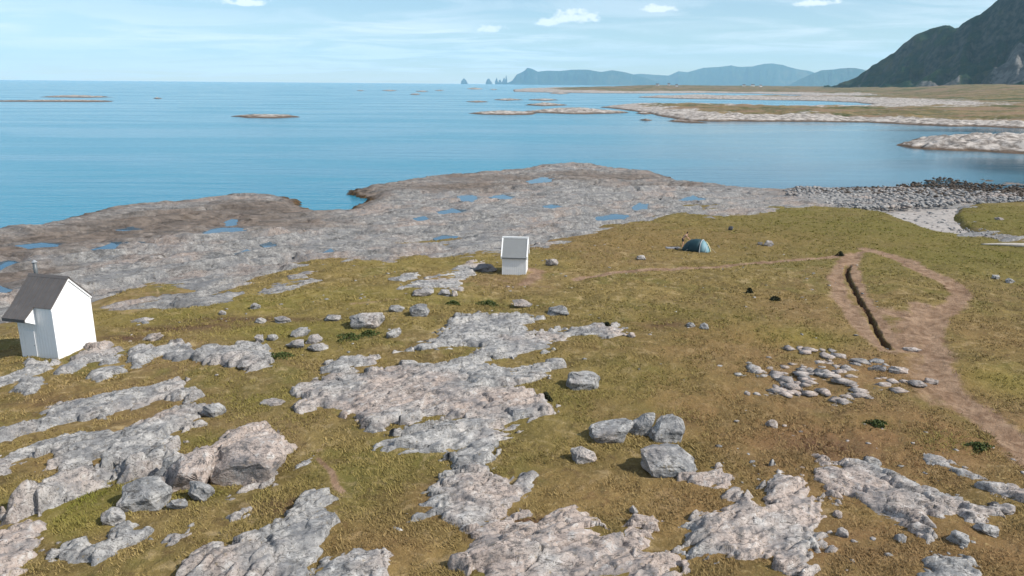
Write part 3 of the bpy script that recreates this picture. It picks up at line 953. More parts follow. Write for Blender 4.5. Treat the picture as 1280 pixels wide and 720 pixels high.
def far_range(profile, dist, depth, label, seed, crag=0.12):
    """a far ridge: crest heights read off the skyline, slopes falling to the sea"""
    a = np.array([azimuth(x, y) for x, y in profile])
    h = np.array([max(ray_height(x, y, dist), 1.0) for x, y in profile])
    A = np.linspace(a[0], a[-1], 300)
    T = np.linspace(-1, 1, 50)
    TT, AA = np.meshgrid(T, A, indexing='ij')
    hh = np.interp(AA, a, h)
    wob = fbm(AA * 160, TT * 2.0, 4, seed)
    RR = dist + TT * depth * (0.65 + 0.35 * vnoise(AA * 30, AA * 0, seed + 3))
    X, Y = RR * np.sin(AA), RR * np.cos(AA)
    f = 1 - np.abs(TT)
    prof = 0.35 * f + 0.65 * smooth(f, 0.12, 0.92)
    z = hh * prof + crag * hh * wob * np.sin(np.pi * np.clip(f, 0, 1)) * 1.6
    z = np.where(np.abs(TT) > 0.995, -8, z)
    o = grid_object('far_hills', X, Y, z, M_FARMT)
    tag(o, kind='structure', label=label)


far_range([(632, 104.6), (640, 101), (646, 93), (652, 90.5), (656, 88), (659, 84.5), (664, 85.5), (672, 89.5), (684, 88.2), (700, 88.5), (716, 87), (735, 87), (752, 90), (765, 87.6), (780, 90),
           (800, 95), (815, 100), (830, 105.5)], 22000, 2200, 'hazy blue headland with a pointed summit on the horizon', 501)
far_range([(745, 105.5), (770, 96), (800, 92), (812, 93), (836, 94.5), (848, 89), (860, 90), (880, 84.5), (900, 83.5), (914, 81.5), (925, 83.6), (940, 83), (955, 79.5), (966, 79), (978, 81), (995, 86), (1012, 88.5),
           (1030, 95), (1060, 105), (1080, 108.5)], 25500, 3200, 'tallest hazy blue hills on the horizon', 511, 0.10)
far_range([(985, 107), (1000, 99), (1015, 92), (1027, 87.8), (1045, 86.2), (1060, 84.6), (1070, 85), (1082, 87.5), (1100, 92), (1130, 100), (1150, 108.5)], 20500, 2000, 'blue hill beside the foot of the dark mountain', 521)


def sea_stack(name, cx, w_px, peaks, label, seed, dist=22500):
    """a jagged pillar of rock standing in the sea"""
    bm = bmesh.new()
    r = random.Random(seed)
    r0 = pixel_ray(cx, 104.6); rr = math.hypot(r0.x, r0.y)
    c = Vector((r0.x / rr * dist, r0.y / rr * dist, 0))
    k = dist / F_PX
    for (off, wpx, hpx) in peaks:
        rad, hgt = wpx * k * 0.5, hpx * k
        rings = []
        for q in range(7):
            tq = q / 6
            rr_ = rad * (1 - tq) ** 0.8 * (0.85 + 0.3 * r.random()) + rad * 0.03
            rings.append([bm.verts.new((off * k + rr_ * math.cos(j / 10 * 2 * math.pi) * (0.8 + 0.4 * r.random()), rr_ * math.sin(j / 10 * 2 * math.pi) * (0.8 + 0.4 * r.random()),
                                        -4 + (hgt + 24) * tq)) for j in range(10)])
        for q in range(6):
            for j in range(10):
                bm.faces.new([rings[q][j], rings[q][(j + 1) % 10], rings[q + 1][(j + 1) % 10], rings[q + 1][j]])
        bm.faces.new(rings[-1])
    o = mesh_obj(name, bm, M_FARMT)
    o.location = c
    tag(o, label, 'sea stack', 'sea stacks off the far headland')


sea_stack('sea_stack', 580, 9, [(0, 9, 6), (2, 5, 4)], 'leftmost small pointed sea stack on the horizon', 1)
sea_stack('sea_stack', 611, 8, [(0, 9, 6), (-2, 4, 5), (2.5, 4, 3)], 'middle sea stack standing alone between two others', 2)
sea_stack('sea_stack', 627, 14, [(-6, 5, 7), (-2, 6, 5), (3, 7, 7), (5.5, 3.5, 10)], 'jagged twin-peaked sea stack beside the hazy headland', 3)

# ------------------------------------------------------------------ rock outcrops in the turf
OUT = [  # pixels, height, block size, strike, material, label
    ([(372, 523), (377, 489), (386, 482), (420, 474), (455, 475), (480, 464), (510, 458), (557, 459), (595, 455), (640, 466), (660, 463), (700, 460), (694, 470), (682, 478), (655, 481), (650, 490),
      (668, 499), (684, 507), (680, 522), (660, 533), (640, 546), (620, 557), (609, 577), (607, 590), (577, 592), (570, 574), (515, 574), (475, 572), (460, 556), (505, 552), (520, 546), (545, 539), (585, 532),
      (578, 522), (530, 524), (507, 533), (467, 541), (455, 532), (402, 517)], 0.30, 1.15, 22, M_ROCK, 'largest pale grey slab outcrop in the middle of the turf'),
    ([(493, 444), (520, 435), (542, 430), (546, 420), (565, 411), (573, 402), (615, 397), (650, 396), (674, 402), (664, 407), (648, 413), (667, 424), (715, 416), (757, 411), (783, 411), (785, 423), (767, 427),
      (740, 424), (690, 433), (692, 442), (655, 448), (625, 452), (590, 453), (615, 436), (580, 437), (537, 443), (505, 442)], 0.26, 1.1, 22, M_ROCK, 'pale slab outcrop tapering right, just behind the largest slab'),
    ([(520, 631), (562, 619), (548, 608), (560, 602), (605, 589), (611, 606), (640, 613), (655, 599), (664, 601), (655, 618), (643, 634), (641, 652), (618, 662), (585, 672), (570, 666), (545, 657), (505, 662), (510, 652), (540, 645)],
     0.30, 0.9, 20, M_ROCK, 'stepped blue-grey slab below the largest slab'),
    ([(577, 700), (580, 684), (590, 671), (620, 661), (640, 651), (670, 660), (692, 641), (722, 639), (742, 658), (764, 676), (788, 662), (811, 669), (818, 694), (850, 698), (852, 712), (835, 740), (600, 740)],
     0.30, 1.3, 24, M_PINK, 'broad smooth pinkish slab at the bottom centre'),
    ([(850, 698), (862, 688), (851, 663), (872, 651), (895, 646), (912, 640), (905, 624), (912, 616), (937, 624), (955, 640), (958, 600), (965, 588), (990, 604), (1020, 626), (1038, 653), (1027, 663), (1030, 681), (1041, 698),
      (1016, 690), (1001, 681), (1006, 706), (1012, 735), (975, 735), (955, 700), (930, 702), (900, 704), (858, 712)], 0.28, 0.85, 27, M_ROCK_R, 'blocky grey and pink outcrop right of the smooth slab, bottom edge'),
    ([(846, 603), (870, 597), (897, 590), (912, 600), (910, 616), (890, 617), (868, 613)], 0.25, 0.7, 22, M_PINK, 'small pink rock patch touching the biggest boulder'),
    ([(1022, 579), (1042, 587), (1072, 588), (1092, 584), (1113, 600), (1146, 617), (1186, 630), (1243, 641), (1248, 652), (1211, 658), (1198, 646), (1150, 650), (1160, 677), (1145, 671), (1115, 661), (1080, 643), (1060, 626), (1046, 634),
      (1029, 618), (1016, 602)], 0.26, 0.9, -32, M_ROCK_R, 'long pale outcrop slanting down to the right at lower right'),
    ([(1153, 574), (1176, 575), (1192, 590), (1231, 606), (1214, 605), (1180, 592), (1160, 586)], 0.22, 0.6, -30, M_ROCK_R, 'narrow grey rock strip above the long slanting outcrop'),
    ([(1224, 611), (1258, 614), (1310, 632), (1330, 645), (1285, 634), (1242, 621)], 0.22, 0.6, -30, M_ROCK_R, 'pale rock strip cut by the right edge'),
    ([(1160, 714), (1175, 703), (1202, 704), (1222, 715), (1225, 745), (1150, 745)], 0.24, 0.6, -30, M_ROCK_R, 'small grey outcrop at the bottom right edge'),
    ([(70, 472), (95, 453), (112, 440), (126, 436), (142, 440), (158, 442), (151, 456), (128, 462), (112, 458), (82, 473)], 0.25, 0.8, 45, M_ROCK_L, 'rock ledge right under the white gable of the cabin'),
    ([(108, 473), (125, 464), (158, 460), (156, 468), (125, 480)], 0.22, 0.7, 45, M_ROCK_L, 'small flat rock below the ledge at the cabin'),
    ([(163, 448), (175, 438), (205, 439), (222, 432), (246, 445), (262, 440), (283, 442), (300, 437), (320, 431), (331, 440), (344, 454), (338, 464), (310, 470), (298, 466), (284, 461), (255, 460), (240, 451), (220, 454), (198, 451), (180, 460), (170, 464)],
     0.42, 0.8, 40, M_ROCK_L, 'chain of pale rocks running right from the cabin'),
    ([(-20, 484), (10, 476), (30, 468), (36, 456), (70, 458), (62, 466), (46, 474), (56, 479), (50, 491), (34, 498), (16, 490), (26, 482), (0, 490), (-20, 495)], 0.24, 0.7, 48, M_ROCK_L, 'broken pale rocks left of and below the cabin'),
    ([(-20, 560), (0, 549), (35, 535), (50, 520), (95, 507), (140, 495), (172, 492), (220, 481), (238, 488), (252, 503), (240, 508), (215, 503), (190, 511), (165, 519), (140, 523), (100, 532), (60, 542), (30, 548), (0, 563), (-20, 572)],
     0.34, 0.9, 52, M_ROCK_L, 'upper of two long grey rock bands at left'),
    ([(258, 511), (258, 524), (250, 535), (226, 546), (206, 558), (223, 562), (212, 573), (180, 579), (150, 583), (125, 582), (100, 590), (52, 595), (60, 585), (78, 576), (60, 573), (0, 599), (-20, 606), (-20, 585), (0, 578), (40, 561), (80, 547),
      (110, 550), (150, 539), (175, 535), (200, 525), (230, 515)], 0.40, 1.0, 52, M_ROCK_L, 'lower and wider of two long grey rock bands at left'),
    ([(-20, 678), (0, 664), (10, 642), (37, 631), (62, 616), (84, 604), (135, 585), (160, 585), (187, 592), (204, 590), (200, 604), (170, 606), (145, 604), (128, 612), (107, 623), (76, 641), (37, 656), (0, 669)], 0.78, 1.0, 56, M_ROCK_L,
     'dark-edged rock ledge leading up to the big split block'),
    ([(196, 604), (205, 590), (225, 583), (246, 574), (263, 562), (290, 549), (302, 544), (330, 542), (346, 546), (354, 566), (358, 573), (344, 579), (322, 590), (300, 604), (268, 618), (256, 611), (238, 613), (228, 621), (211, 622), (204, 613)],
     0.50, 1.1, 48, M_PINK, 'broken pinkish outcrop under and around the big split block'),
    ([(271, 637), (300, 620), (320, 603), (347, 593), (354, 599), (336, 613), (318, 619), (290, 632)], 0.22, 0.7, 50, M_ROCK_L, 'flat grey slab lying before the big split block'),
    ([(48, 707), (62, 697), (100, 686), (125, 687), (150, 670), (163, 666), (176, 672), (193, 670), (191, 682), (160, 691), (140, 703), (120, 716), (95, 716), (82, 708)], 0.35, 0.7, 50, M_ROCK_L, 'grey elongated outcrop near the lower left corner'),
    ([(-30, 690), (0, 679), (37, 661), (53, 664), (46, 688), (31, 700), (26, 735), (-30, 735)], 0.30, 0.9, 50, M_PINK, 'pale outcrop filling the lower left corner'),
    ([(236, 735), (240, 705), (262, 692), (300, 690), (320, 689), (336, 675), (370, 652), (390, 630), (413, 629), (417, 637), (405, 650), (415, 657), (406, 680), (400, 698), (390, 720), (385, 740), (240, 740)], 0.32, 1.0, 45, M_ROCK_L,
     'blue-grey ribbed slab at the bottom edge left of centre'),
    ([(388, 740), (400, 708), (430, 697), (460, 703), (478, 699), (490, 713), (490, 745)], 0.30, 0.9, 30, M_ROCK, 'small pale slab cut by the bottom edge'),
    ([(369, 588), (393, 579), (386, 589), (372, 595)], 0.16, 0.5, 50, M_ROCK_L, 'little pale rock right of the big split block'),
    ([(281, 653), (295, 645), (313, 640), (306, 651), (290, 657)], 0.18, 0.5, 50, M_ROCK_L, 'thin rock sliver in the turf below the big split block'),
    ([(208, 681), (230, 677), (241, 665), (236, 681), (215, 688)], 0.18, 0.5, 50, M_ROCK_L, 'thin curved rock sliver right of the elongated outcrop'),
    ([(500, 364), (533, 350), (560, 340), (586, 331), (606, 329), (592, 346), (572, 355), (578, 366), (548, 362)], 0.06, 0.9, 28, M_ROCK, 'low bare rock patch left of the small hut'),
    ([(486, 353), (505, 346), (522, 345), (522, 351), (500, 355)], 0.12, 0.6, 28, M_ROCK, 'small bare rock patch in yellow turf, left of the hut'),
    ([(320, 372), (345, 358), (372, 344), (392, 341), (380, 352), (402, 354), (372, 364), (345, 372)], 0.06, 0.9, 34, M_SHELF, 'bare pale rock streak at the edge of the shore platform'),
    ([(398, 470), (410, 458), (425, 456), (455, 452), (478, 449), (480, 453), (462, 460), (440, 465), (435, 472)], 0.35, 0.7, 24, M_ROCK, 'narrow dark-edged rock fin above the left end of the largest slab'),
    ([(165, 406), (180, 401), (190, 403), (182, 408)], 0.16, 0.5, 34, M_ROCK_L, 'small flat pale rock behind the cabin'),
]
outcrop_polys = []
for k, (px, hgt, s, strike, mat, label) in enumerate(OUT):
    poly = np.array(at_many(px))
    outcrop_polys.append(poly)
    c = poly.mean(0)
    dist = float(np.hypot(c[0], c[1]))
    st = 0.0018 * dist
    x0, x1, y0, y1 = poly[:, 0].min() - 1.2, poly[:, 0].max() + 1.2, poly[:, 1].min() - 1.2, poly[:, 1].max() + 1.2
    sa_, ca_ = math.sin(math.radians(strike)), math.cos(math.radians(strike))
    pu, pv_ = poly[:, 0] * ca_ + poly[:, 1] * sa_, -poly[:, 0] * sa_ + poly[:, 1] * ca_
    gu, gv = np.meshgrid(np.arange(pu.min() - 1, pu.max() + 1, st * 1.15), np.arange(pv_.min() - 1, pv_.max() + 1, st))
    gx, gy = gu * ca_ - gv * sa_, gu * sa_ + gv * ca_
    d0 = sdf(poly, gx, gy)
    cells = rock_cells(gx, gy, strike, s, 700 + k * 20)
    # the outline follows joints: whole plates stick out or are missing
    d = d0 + (cells[2][1] - 0.5) * 0.55 * s + (cells[3][1] - 0.5) * 0.75 * s + 0.22 * s * fbm(gx / (0.5 * s), gy / (0.5 * s), 3, 601 + k * 5)
    b = turf_level(gx, gy)[0]
    up = hgt * smooth(d, -0.02, 0.30 if hgt < 0.5 else 0.55) * (0.6 + 0.4 * smooth(d, 0, 1.6)) + hgt * 0.5 * vnoise(gx / 2.6, gy / 2.6, 640 + k) * smooth(d, 0, 1.0)
    z = b + np.where(d > 0, up + 0.02, np.maximum(d * 1.2, -0.7)) + rock_detail(gx, gy, strike, s, 700 + k * 20, cells=cells) * smooth(d, -0.1, 0.35) * (1.5 if hgt > 0.5 else 0.9)
    z = z - np.where(d < -0.15, 0.3, 0)
    o = grid_object('rock_outcrop', gx, gy, z, mat, keep=d > -0.45, smooth_shade=False)
    o.data.transform(Matrix.Translation((-c[0], -c[1], -float(b.mean()))))
    o.location = (c[0], c[1], float(b.mean()))
    tag(o, label, 'rock', 'bedrock outcrops in the turf')


# ------------------------------------------------------------------ boulders
def boulder_mesh(dims, seed, sub=2, pts=15, rough=0.06, cloud=None):
    """angular boulder: hull of a few random points, edges worn, faces roughened"""
    r = random.Random(seed)
    bm = bmesh.new()
    for q in cloud or []:
        bm.verts.new(q)
    for i in range(0 if cloud else pts):
        zz = -1 + 2 * (i + 0.5) / pts
        a = i * 2.39996 + r.uniform(-0.5, 0.5)
        q = math.sqrt(max(0, 1 - zz * zz))
        k = r.uniform(0.66, 1.15)
        bm.verts.new((q * math.cos(a) * k, q * math.sin(a) * k, max(-0.8, min(0.86, zz)) * r.uniform(0.85, 1.1)))
    res = bmesh.ops.convex_hull(bm, input=bm.verts[:])
    bmesh.ops.delete(bm, geom=[e for e in res['geom_interior'] if isinstance(e, bmesh.types.BMVert)], context='VERTS')
    if sub > 1:
        bmesh.ops.bevel(bm, geom=bm.edges[:], offset=0.03 if cloud else 0.06, segments=1, affect='EDGES')
        bmesh.ops.triangulate(bm, faces=bm.faces[:])
        bmesh.ops.subdivide_edges(bm, edges=[e for e in bm.edges if e.calc_length() > 0.22], cuts=sub, use_grid_fill=True)
        bmesh.ops.triangulate(bm, faces=bm.faces[:])
    off = Vector((r.random() * 50, r.random() * 50, r.random() * 50))
    bed = Vector((r.uniform(-0.5, 0.5), r.uniform(-0.5, 0.5), 1)).normalized()
    for v in bm.verts:
        p = v.co.copy()
        q = p - bed * p.dot(bed)
        p += q * (0.9 * rough * (1 if math.sin(p.dot(bed) * 9 + off.x) > 0.2 else -1))
        p *= 1 + rough * 1.8 * mnoise.noise(p * 1.9 + off) + rough * mnoise.noise(p * 5.0 + off) + rough * 0.7 * mnoise.noise(p * 11.0 + off)
        v.co = Vector((p.x * dims[0], p.y * dims[1], p.z * dims[2]))
    return bm


def turf_z(x, y):
    return float(turf_level(np.array([x]), np.array([y]))[0][0])


def boulder(px, py, wpx, hpx, label, mat=None, yaw=None, seed=0, depth=0.8, tilt=0.0, cat='boulder', name='boulder', sub=3, pts=None):
    """px,py: where its foot meets the turf; wpx,hpx: its size in the photograph"""
    x, y = at(px, py)
    rngm = math.hypot(x, y, CAM_Z - 3)
    wd = wpx / F_PX * rngm
    ht = hpx / F_PX * rngm * 0.92
    z = turf_z(x, y)
    cloud = None
    if seed in OUTLINES:          # seen large enough to follow its own outline
        k_ = rngm / F_PX; rj = random.Random(seed); cloud = []
        ux = max(abs(p[0]) for p in OUTLINES[seed]) * k_; uz = max(p[1] for p in OUTLINES[seed]) * k_
        for ox_, oz_ in OUTLINES[seed]:
            cloud += [(ox_ * k_ / ux, 0, oz_ * k_ / uz), (ox_ * k_ / ux * rj.uniform(.6, .85), -rj.uniform(.75, 1), oz_ * k_ / uz * rj.uniform(.55, .85) - 0.1),
                      (ox_ * k_ / ux * rj.uniform(.6, .9), rj.uniform(.7, 1), oz_ * k_ / uz * rj.uniform(.7, .95))]
        bm = boulder_mesh((ux, ux * depth, uz), 1000 + seed, sub=sub, cloud=cloud, rough=0.04)
    else:
        bm = boulder_mesh((wd * 0.56, wd * 0.56 * depth, ht * 0.86), 1000 + seed, sub=sub, pts=pts or 10 + seed % 5)
    if not cloud:
        bmesh.ops.rotate(bm, verts=bm.verts, cent=(0, 0, 0), matrix=Matrix.Rotation(tilt, 3, 'Y'))
    lo = min(v.co.z for v in bm.verts); hi = max(v.co.z for v in bm.verts)
    o = mesh_obj(name, bm, mat or M_ROCK, smooth_shade=False)
    o.location = (x, y + wd * 0.25 * depth, z - lo - (hi - lo) * 0.32)
    o.rotation_euler = (0, 0, (seed * 1.7) % 0.5 - 0.25 if yaw is None else yaw)
    if cloud:
        o.location.z = z - (hi - lo) * 0.03
        o.rotation_euler = (0, 0, 0)
    tag(o, label, cat, 'loose boulders on the turf')
    return o


OUTLINES = {   # outline in pixels from the foot: right, up
    83: [(-36, 20), (-32, 4), (-14, -6), (18, -8), (34, 2), (29, 15), (14, 27), (-14, 30), (-34, 27)],
    6: [(-28, 14), (-24, 0), (-8, -5), (14, -2), (27, 16), (26, 23), (8, 22), (-22, 17)],
    4: [(-22, -3), (-20, 14), (-4, 26), (10, 30), (20, 25), (22, 12), (16, -5)],
    5: [(-18, -2), (-14, 12), (2, 26), (16, 26), (12, 8), (2, -5)],
    8: [(-21, -2), (-20, 16), (-14, 20), (16, 18), (21, 14), (20, -3), (6, -5)],
    7: [(-17, 14), (-16, 2), (0, -4), (10, -8), (17, 0), (12, 10), (-6, 18)],
    70: [(-44, -8), (-46, 16), (-30, 34), (-6, 44), (36, 47), (48, 38), (42, 18), (14, 2)],
    71: [(-30, -5), (-28, 18), (-10, 34), (18, 42), (26, 20), (14, -5)],
    20: [(-29, 12), (-18, -4), (6, -8), (24, 0), (27, 16), (13, 29), (-10, 28), (-25, 21)],
    9: [(-22, 2), (-21, 12), (-8, 16), (8, 12), (20, 17), (22, 6), (10, -3), (-8, -4)],
    10: [(-12, -2), (-12, 9), (-4, 14), (9, 13), (12, 5), (10, -3)],
}
BOULD = [
    (838, 598, 68, 44, 'biggest grey boulder of the cluster right of centre', None, -0.25, 83, 0.62, 0.10),
    (834, 556, 46, 38, 'tall pale boulder behind the biggest one', None, 0.3, 4, 0.7, -0.2),
    (803, 549, 40, 26, 'pale leaning boulder between the tall one and the flat one', None, 0.5, 5, 0.7, -0.3),
    (763, 557, 56, 22, 'flat-topped boulder at the left of the boulder cluster', None, 0.2, 6, 0.6, -0.12),
    (731, 583, 36, 20, 'small grey boulder in front of the flat-topped one', None, -0.3, 7, 0.7, 0.25),
    (729, 490, 42, 20, 'blocky grey boulder standing alone beside the largest slab', None, 0.0, 8, 0.7, 0.0),
    (458, 413, 46, 17, 'wide pale boulder in the turf left of the tapering slab', None, 0.2, 9, 0.7, -0.08),
    (524, 399, 26, 15, 'rounded pale boulder up the slope from the tapering slab', None, 0.0, 10, 0.9, 0.0),
    (491, 427, 26, 11, 'leaning pale splinter of rock below the wide boulder', None, 0.6, 11, 0.5, -0.3),
    (496, 394, 18, 9, 'small pale stone between the wide and the rounded boulder', None, 0.1, 12, 0.8, 0.1),
    (653, 387, 26, 10, 'low pale boulder behind the top of the tapering slab', None, 0, 13, 0.8, 0.1),
    (698, 397, 30, 12, 'pointed pale boulder right of the low one', None, 0, 14, 0.8, -0.1),
    (790, 426, 10, 6, 'little round stone at the right tip of the tapering slab', None, 0, 15, 1, 0),
    (864, 414, 12, 6, 'left one of two small stones in brown turf', None, 0, 16, 1, 0),
    (880, 415, 13, 8, 'right one of two small stones in brown turf', None, 0, 17, 1, 0),
    (792, 650, 11, 9, 'small pale stone in the turf between the slabs at the bottom', None, 0, 18, 1, 0),
    (966, 542, 15, 9, 'single small stone in brown heath', None, 0, 19, 0.8, 0),
    (306, 607, 96, 50, 'larger pinkish right half of the big split block at lower left', M_PINK, 0.35, 70, 0.6, -0.22),
    (238, 614, 62, 44, 'smaller left half of the big split block', M_PINK, 0.5, 71, 0.8, -0.15),
    (216, 606, 40, 30, 'grey block squeezed left of the big split block', M_ROCK_L, 0.5, 72, 0.8, 0.1),
    (182, 640, 50, 44, 'dark grey round boulder wedged below the big split block', M_ROCK_L, 0.2, 20, 0.7, 0.1),
    (249, 632, 36, 24, 'blue-grey boulder at the foot of the big split block', M_ROCK_L, -0.2, 21, 0.8, 0.2),
    (140, 661, 26, 18, 'small grey stone in green moss below the ledge', M_ROCK_L, 0.4, 22, 0.8, -0.1),
    (268, 526, 28, 15, 'pale stone at the right end of the long rock bands', M_ROCK_L, 0.2, 23, 0.8, 0),
    (340, 512, 30, 7, 'flat grey stone half sunk in the turf', M_ROCK_L, 0.1, 24, 0.6, 0),
    (332, 462, 18, 16, 'dark boulder at the end of the chain of rocks', M_ROCK_L, 0, 25, 0.8, 0),
    (312, 467, 26, 12, 'blocky rock left of the dark boulder', M_ROCK_L, 0.3, 26, 0.7, 0),
    (374, 424, 24, 10, 'leaning slab at the back of a little stone pile', None, 0.4, 27, 0.6, -0.2),
    (392, 433, 20, 11, 'blue-grey stone in the middle of a little stone pile', None, 0, 28, 0.8, 0),
    (398, 441, 28, 9, 'pale long stone at the front of a little stone pile', None, 0.3, 29, 0.5, 0),
    (372, 438, 26, 10, 'left stone of a little stone pile', None, 0.2, 30, 0.7, 0),
    (414, 405, 26, 7, 'low flat stone behind the little stone pile', None, 0.1, 31, 0.7, 0),
    (352, 408, 24, 7, 'low pale stone left of the little stone pile', None, 0.1, 32, 0.7, 0),
    (325, 409, 16, 7, 'small pale stone leftmost of a row in yellow turf', None, 0.1, 33, 0.8, 0),
    (339, 429, 14, 9, 'right one of two stones above the chain of rocks', None, 0, 34, 0.9, 0),
    (324, 432, 12, 11, 'left one of two stones above the chain of rocks', None, 0, 35, 0.9, 0),
    (190, 430, 22, 9, 'pale pointed stone on the turf right of the cabin', M_ROCK_L, 0.2, 36, 0.7, -0.2),
    (277, 398, 10, 5, 'tiny pale stone on yellow turf behind the rock chain', None, 0, 37, 0.9, 0),
    (318, 391, 13, 8, 'small dark stone at the far edge of the turf', None, 0, 38, 0.9, 0),
    (527, 373, 32, 9, 'flat pale boulder left in a row behind the rounded boulder', None, 0.1, 39, 0.7, -0.1),
    (555, 372, 20, 8, 'middle stone of a row behind the rounded boulder', None, 0.1, 40, 0.8, 0),
    (568, 373, 11, 9, 'right stone of a row behind the rounded boulder', None, 0, 41, 0.9, 0),
    (607, 343, 26, 10, 'dark boulder in the shadow beside the small hut', M_SHELF, 0.1, 42, 0.8, 0),
    (690, 335, 17, 9, 'white-grey stone on the turf right of the small hut', None, 0.1, 43, 0.8, 0),
    (802, 327, 15, 6, 'flat stone on the turf between hut and tent', None, 0.1, 44, 0.8, 0),
    (961, 310, 13, 7, 'pale stone on the turf right of the tent', None, 0, 45, 0.8, 0),
    (950, 309, 7, 4, 'tiny dark stone touching the pale stone right of the tent', M_SHELF, 0, 46, 0.8, 0),
    (913, 290, 7, 6, 'small black rock on the turf behind the tent', M_TRIM, 0, 47, 0.8, 0),
    (1125, 471, 24, 7, 'flat white stone right of the broken stone patch', M_ROCK_R, -0.4, 48, 0.6, 0),
    (1146, 487, 20, 7, 'pale flat stone lower on the worn track', M_ROCK_R, -0.4, 49, 0.6, 0),
    (1164, 482, 18, 6, 'pale flat stone on the edge of the worn track', M_ROCK_R, -0.5, 50, 0.5, 0),
    (1100, 468, 14, 7, 'small white stone at the right end of the broken stone patch', M_ROCK_R, -0.4, 51, 0.7, 0),
    (1110, 436, 18, 5, 'white stone slab at the end of the ditch, left one', M_ROCK_R, 0.0, 52, 0.5, 0),
    (1140, 442, 22, 5, 'white stone slab at the end of the ditch, right one', M_ROCK_R, -0.3, 53, 0.5, 0),
    (1126, 684, 14, 9, 'small stone in brown heath below the long slanting outcrop', M_ROCK_R, -0.3, 54, 0.8, 0),
    (1200, 688, 24, 14, 'grey stone below the right end of the long slanting outcrop', M_ROCK_R, -0.4, 55, 0.8, 0),
    (1236, 673, 28, 10, 'flat stone right of the grey one at lower right', M_ROCK_R, -0.3, 56, 0.7, 0),
    (1260, 647, 26, 8, 'flat stone near the right edge above the lower one', M_ROCK_R, -0.3, 57, 0.7, 0),
    (1052, 678, 16, 9, 'small pinkish stone beside the blocky outcrop', M_ROCK_R, -0.3, 58, 0.8, 0),
    (1046, 652, 12, 7, 'tiny stone between the blocky and the slanting outcrop', M_ROCK_R, -0.3, 59, 0.8, 0),
    (935, 239, 15, 8, 'big dark boulder at the waterline left of the boulder beach', M_SHELF, 0, 60, 0.9, 0),
    (1246, 352, 10, 5, 'small white stone on the green turf at right', None, 0, 61, 0.8, 0),
    (1262, 357, 10, 5, 'second small white stone on the green turf at right', None, 0, 62, 0.8, 0),
    (1250, 277, 9, 3, 'pale flat stone on the far stream bank', None, 0, 63, 0.8, 0),
    (672, 309, 10, 6, 'blue-grey stone at the edge of the shore rocks right of the hut', None, 0, 64, 0.8, 0),
    (222, 645, 26, 11, 'dark flat stone under the wedged round boulder', M_ROCK_L, 0.3, 65, 0.6, 0),
    (100, 330, 34, 8, 'long pale boulder lying on the shore platform behind the cabin', M_SHELF, 0.3, 66, 0.6, 0),
]
for b in BOULD:
    boulder(*b[:4], b[4], mat=b[5], yaw=b[6], seed=b[7], depth=b[8], tilt=b[9])

# boulder beach: far too many stones to count
shapes = []
for s_ in range(8):
    bm = boulder_mesh((1, 1, 0.7), 40 + s_, sub=1, pts=12, rough=0.05)
    bm.verts.ensure_lookup_table()
    shapes.append((np.array([v.co[:] for v in bm.verts]), np.array([[v.index for v in f.verts] for f in bm.faces])))
    bm.free()
BEACH_PX = [(985, 240), (1010, 234), (1060, 238), (1120, 236), (1180, 238), (1240, 242), (1285, 246), (1400, 250), (1400, 258), (1285, 252), (1200, 254), (1160, 258), (1110, 262), (1050, 259), (1018, 251), (995, 246)]
beach_poly = at_many(BEACH_PX)
bp_ = np.array(beach_poly)


def stone_field(name, poly, n, rmin, rmax, label, seed, mat, lift=0.0, on_turf=False, flat=1.0, power=2.5):
    r = np.random.default_rng(seed)
    p = np.array(poly)
    V, Fc, base = [], [], 0
    pts = np.stack([r.uniform(p[:, 0].min() - 2, p[:, 0].max() + 2, n * 6), r.uniform(p[:, 1].min() - 2, p[:, 1].max() + 2, n * 6)], -1)
    d = sdf(poly, pts[:, 0], pts[:, 1])
    prob = smooth(d, -2.5, 1.5)
    if on_turf:
        prob = prob * smooth(fbm(pts[:, 0] / 0.9, pts[:, 1] / 0.9, 3, seed + 70), -0.25, 0.3)
    pts = pts[r.random(len(pts)) < prob][:n]
    z0 = turf_level(pts[:, 0], pts[:, 1])[0] - 0.14 if on_turf else land(pts[:, 0], pts[:, 1])
    for (x, y), z in zip(pts, z0):
        sv, sf = shapes[r.integers(8)]
        k = rmin + (rmax - rmin) * r.random() ** power
        a = r.random() * 6.28
        q = sv * k * np.array([1, r.uniform(0.6, 1), r.uniform(0.6, 1) * flat])
        q = np.stack([q[:, 0] * math.cos(a) - q[:, 1] * math.sin(a), q[:, 0] * math.sin(a) + q[:, 1] * math.cos(a), q[:, 2]], -1)
        V.append(q + np.array([x, y, max(z, 0.0) + 0.12 + k * 0.2 + lift])); Fc.append(sf + base); base += len(sv)
    me = np_mesh(name, np.concatenate(V), np.concatenate(Fc), mat, False)
    o = link(bpy.data.objects.new(name, me))
    tag(o, label, 'stones', kind='stuff')
    return o


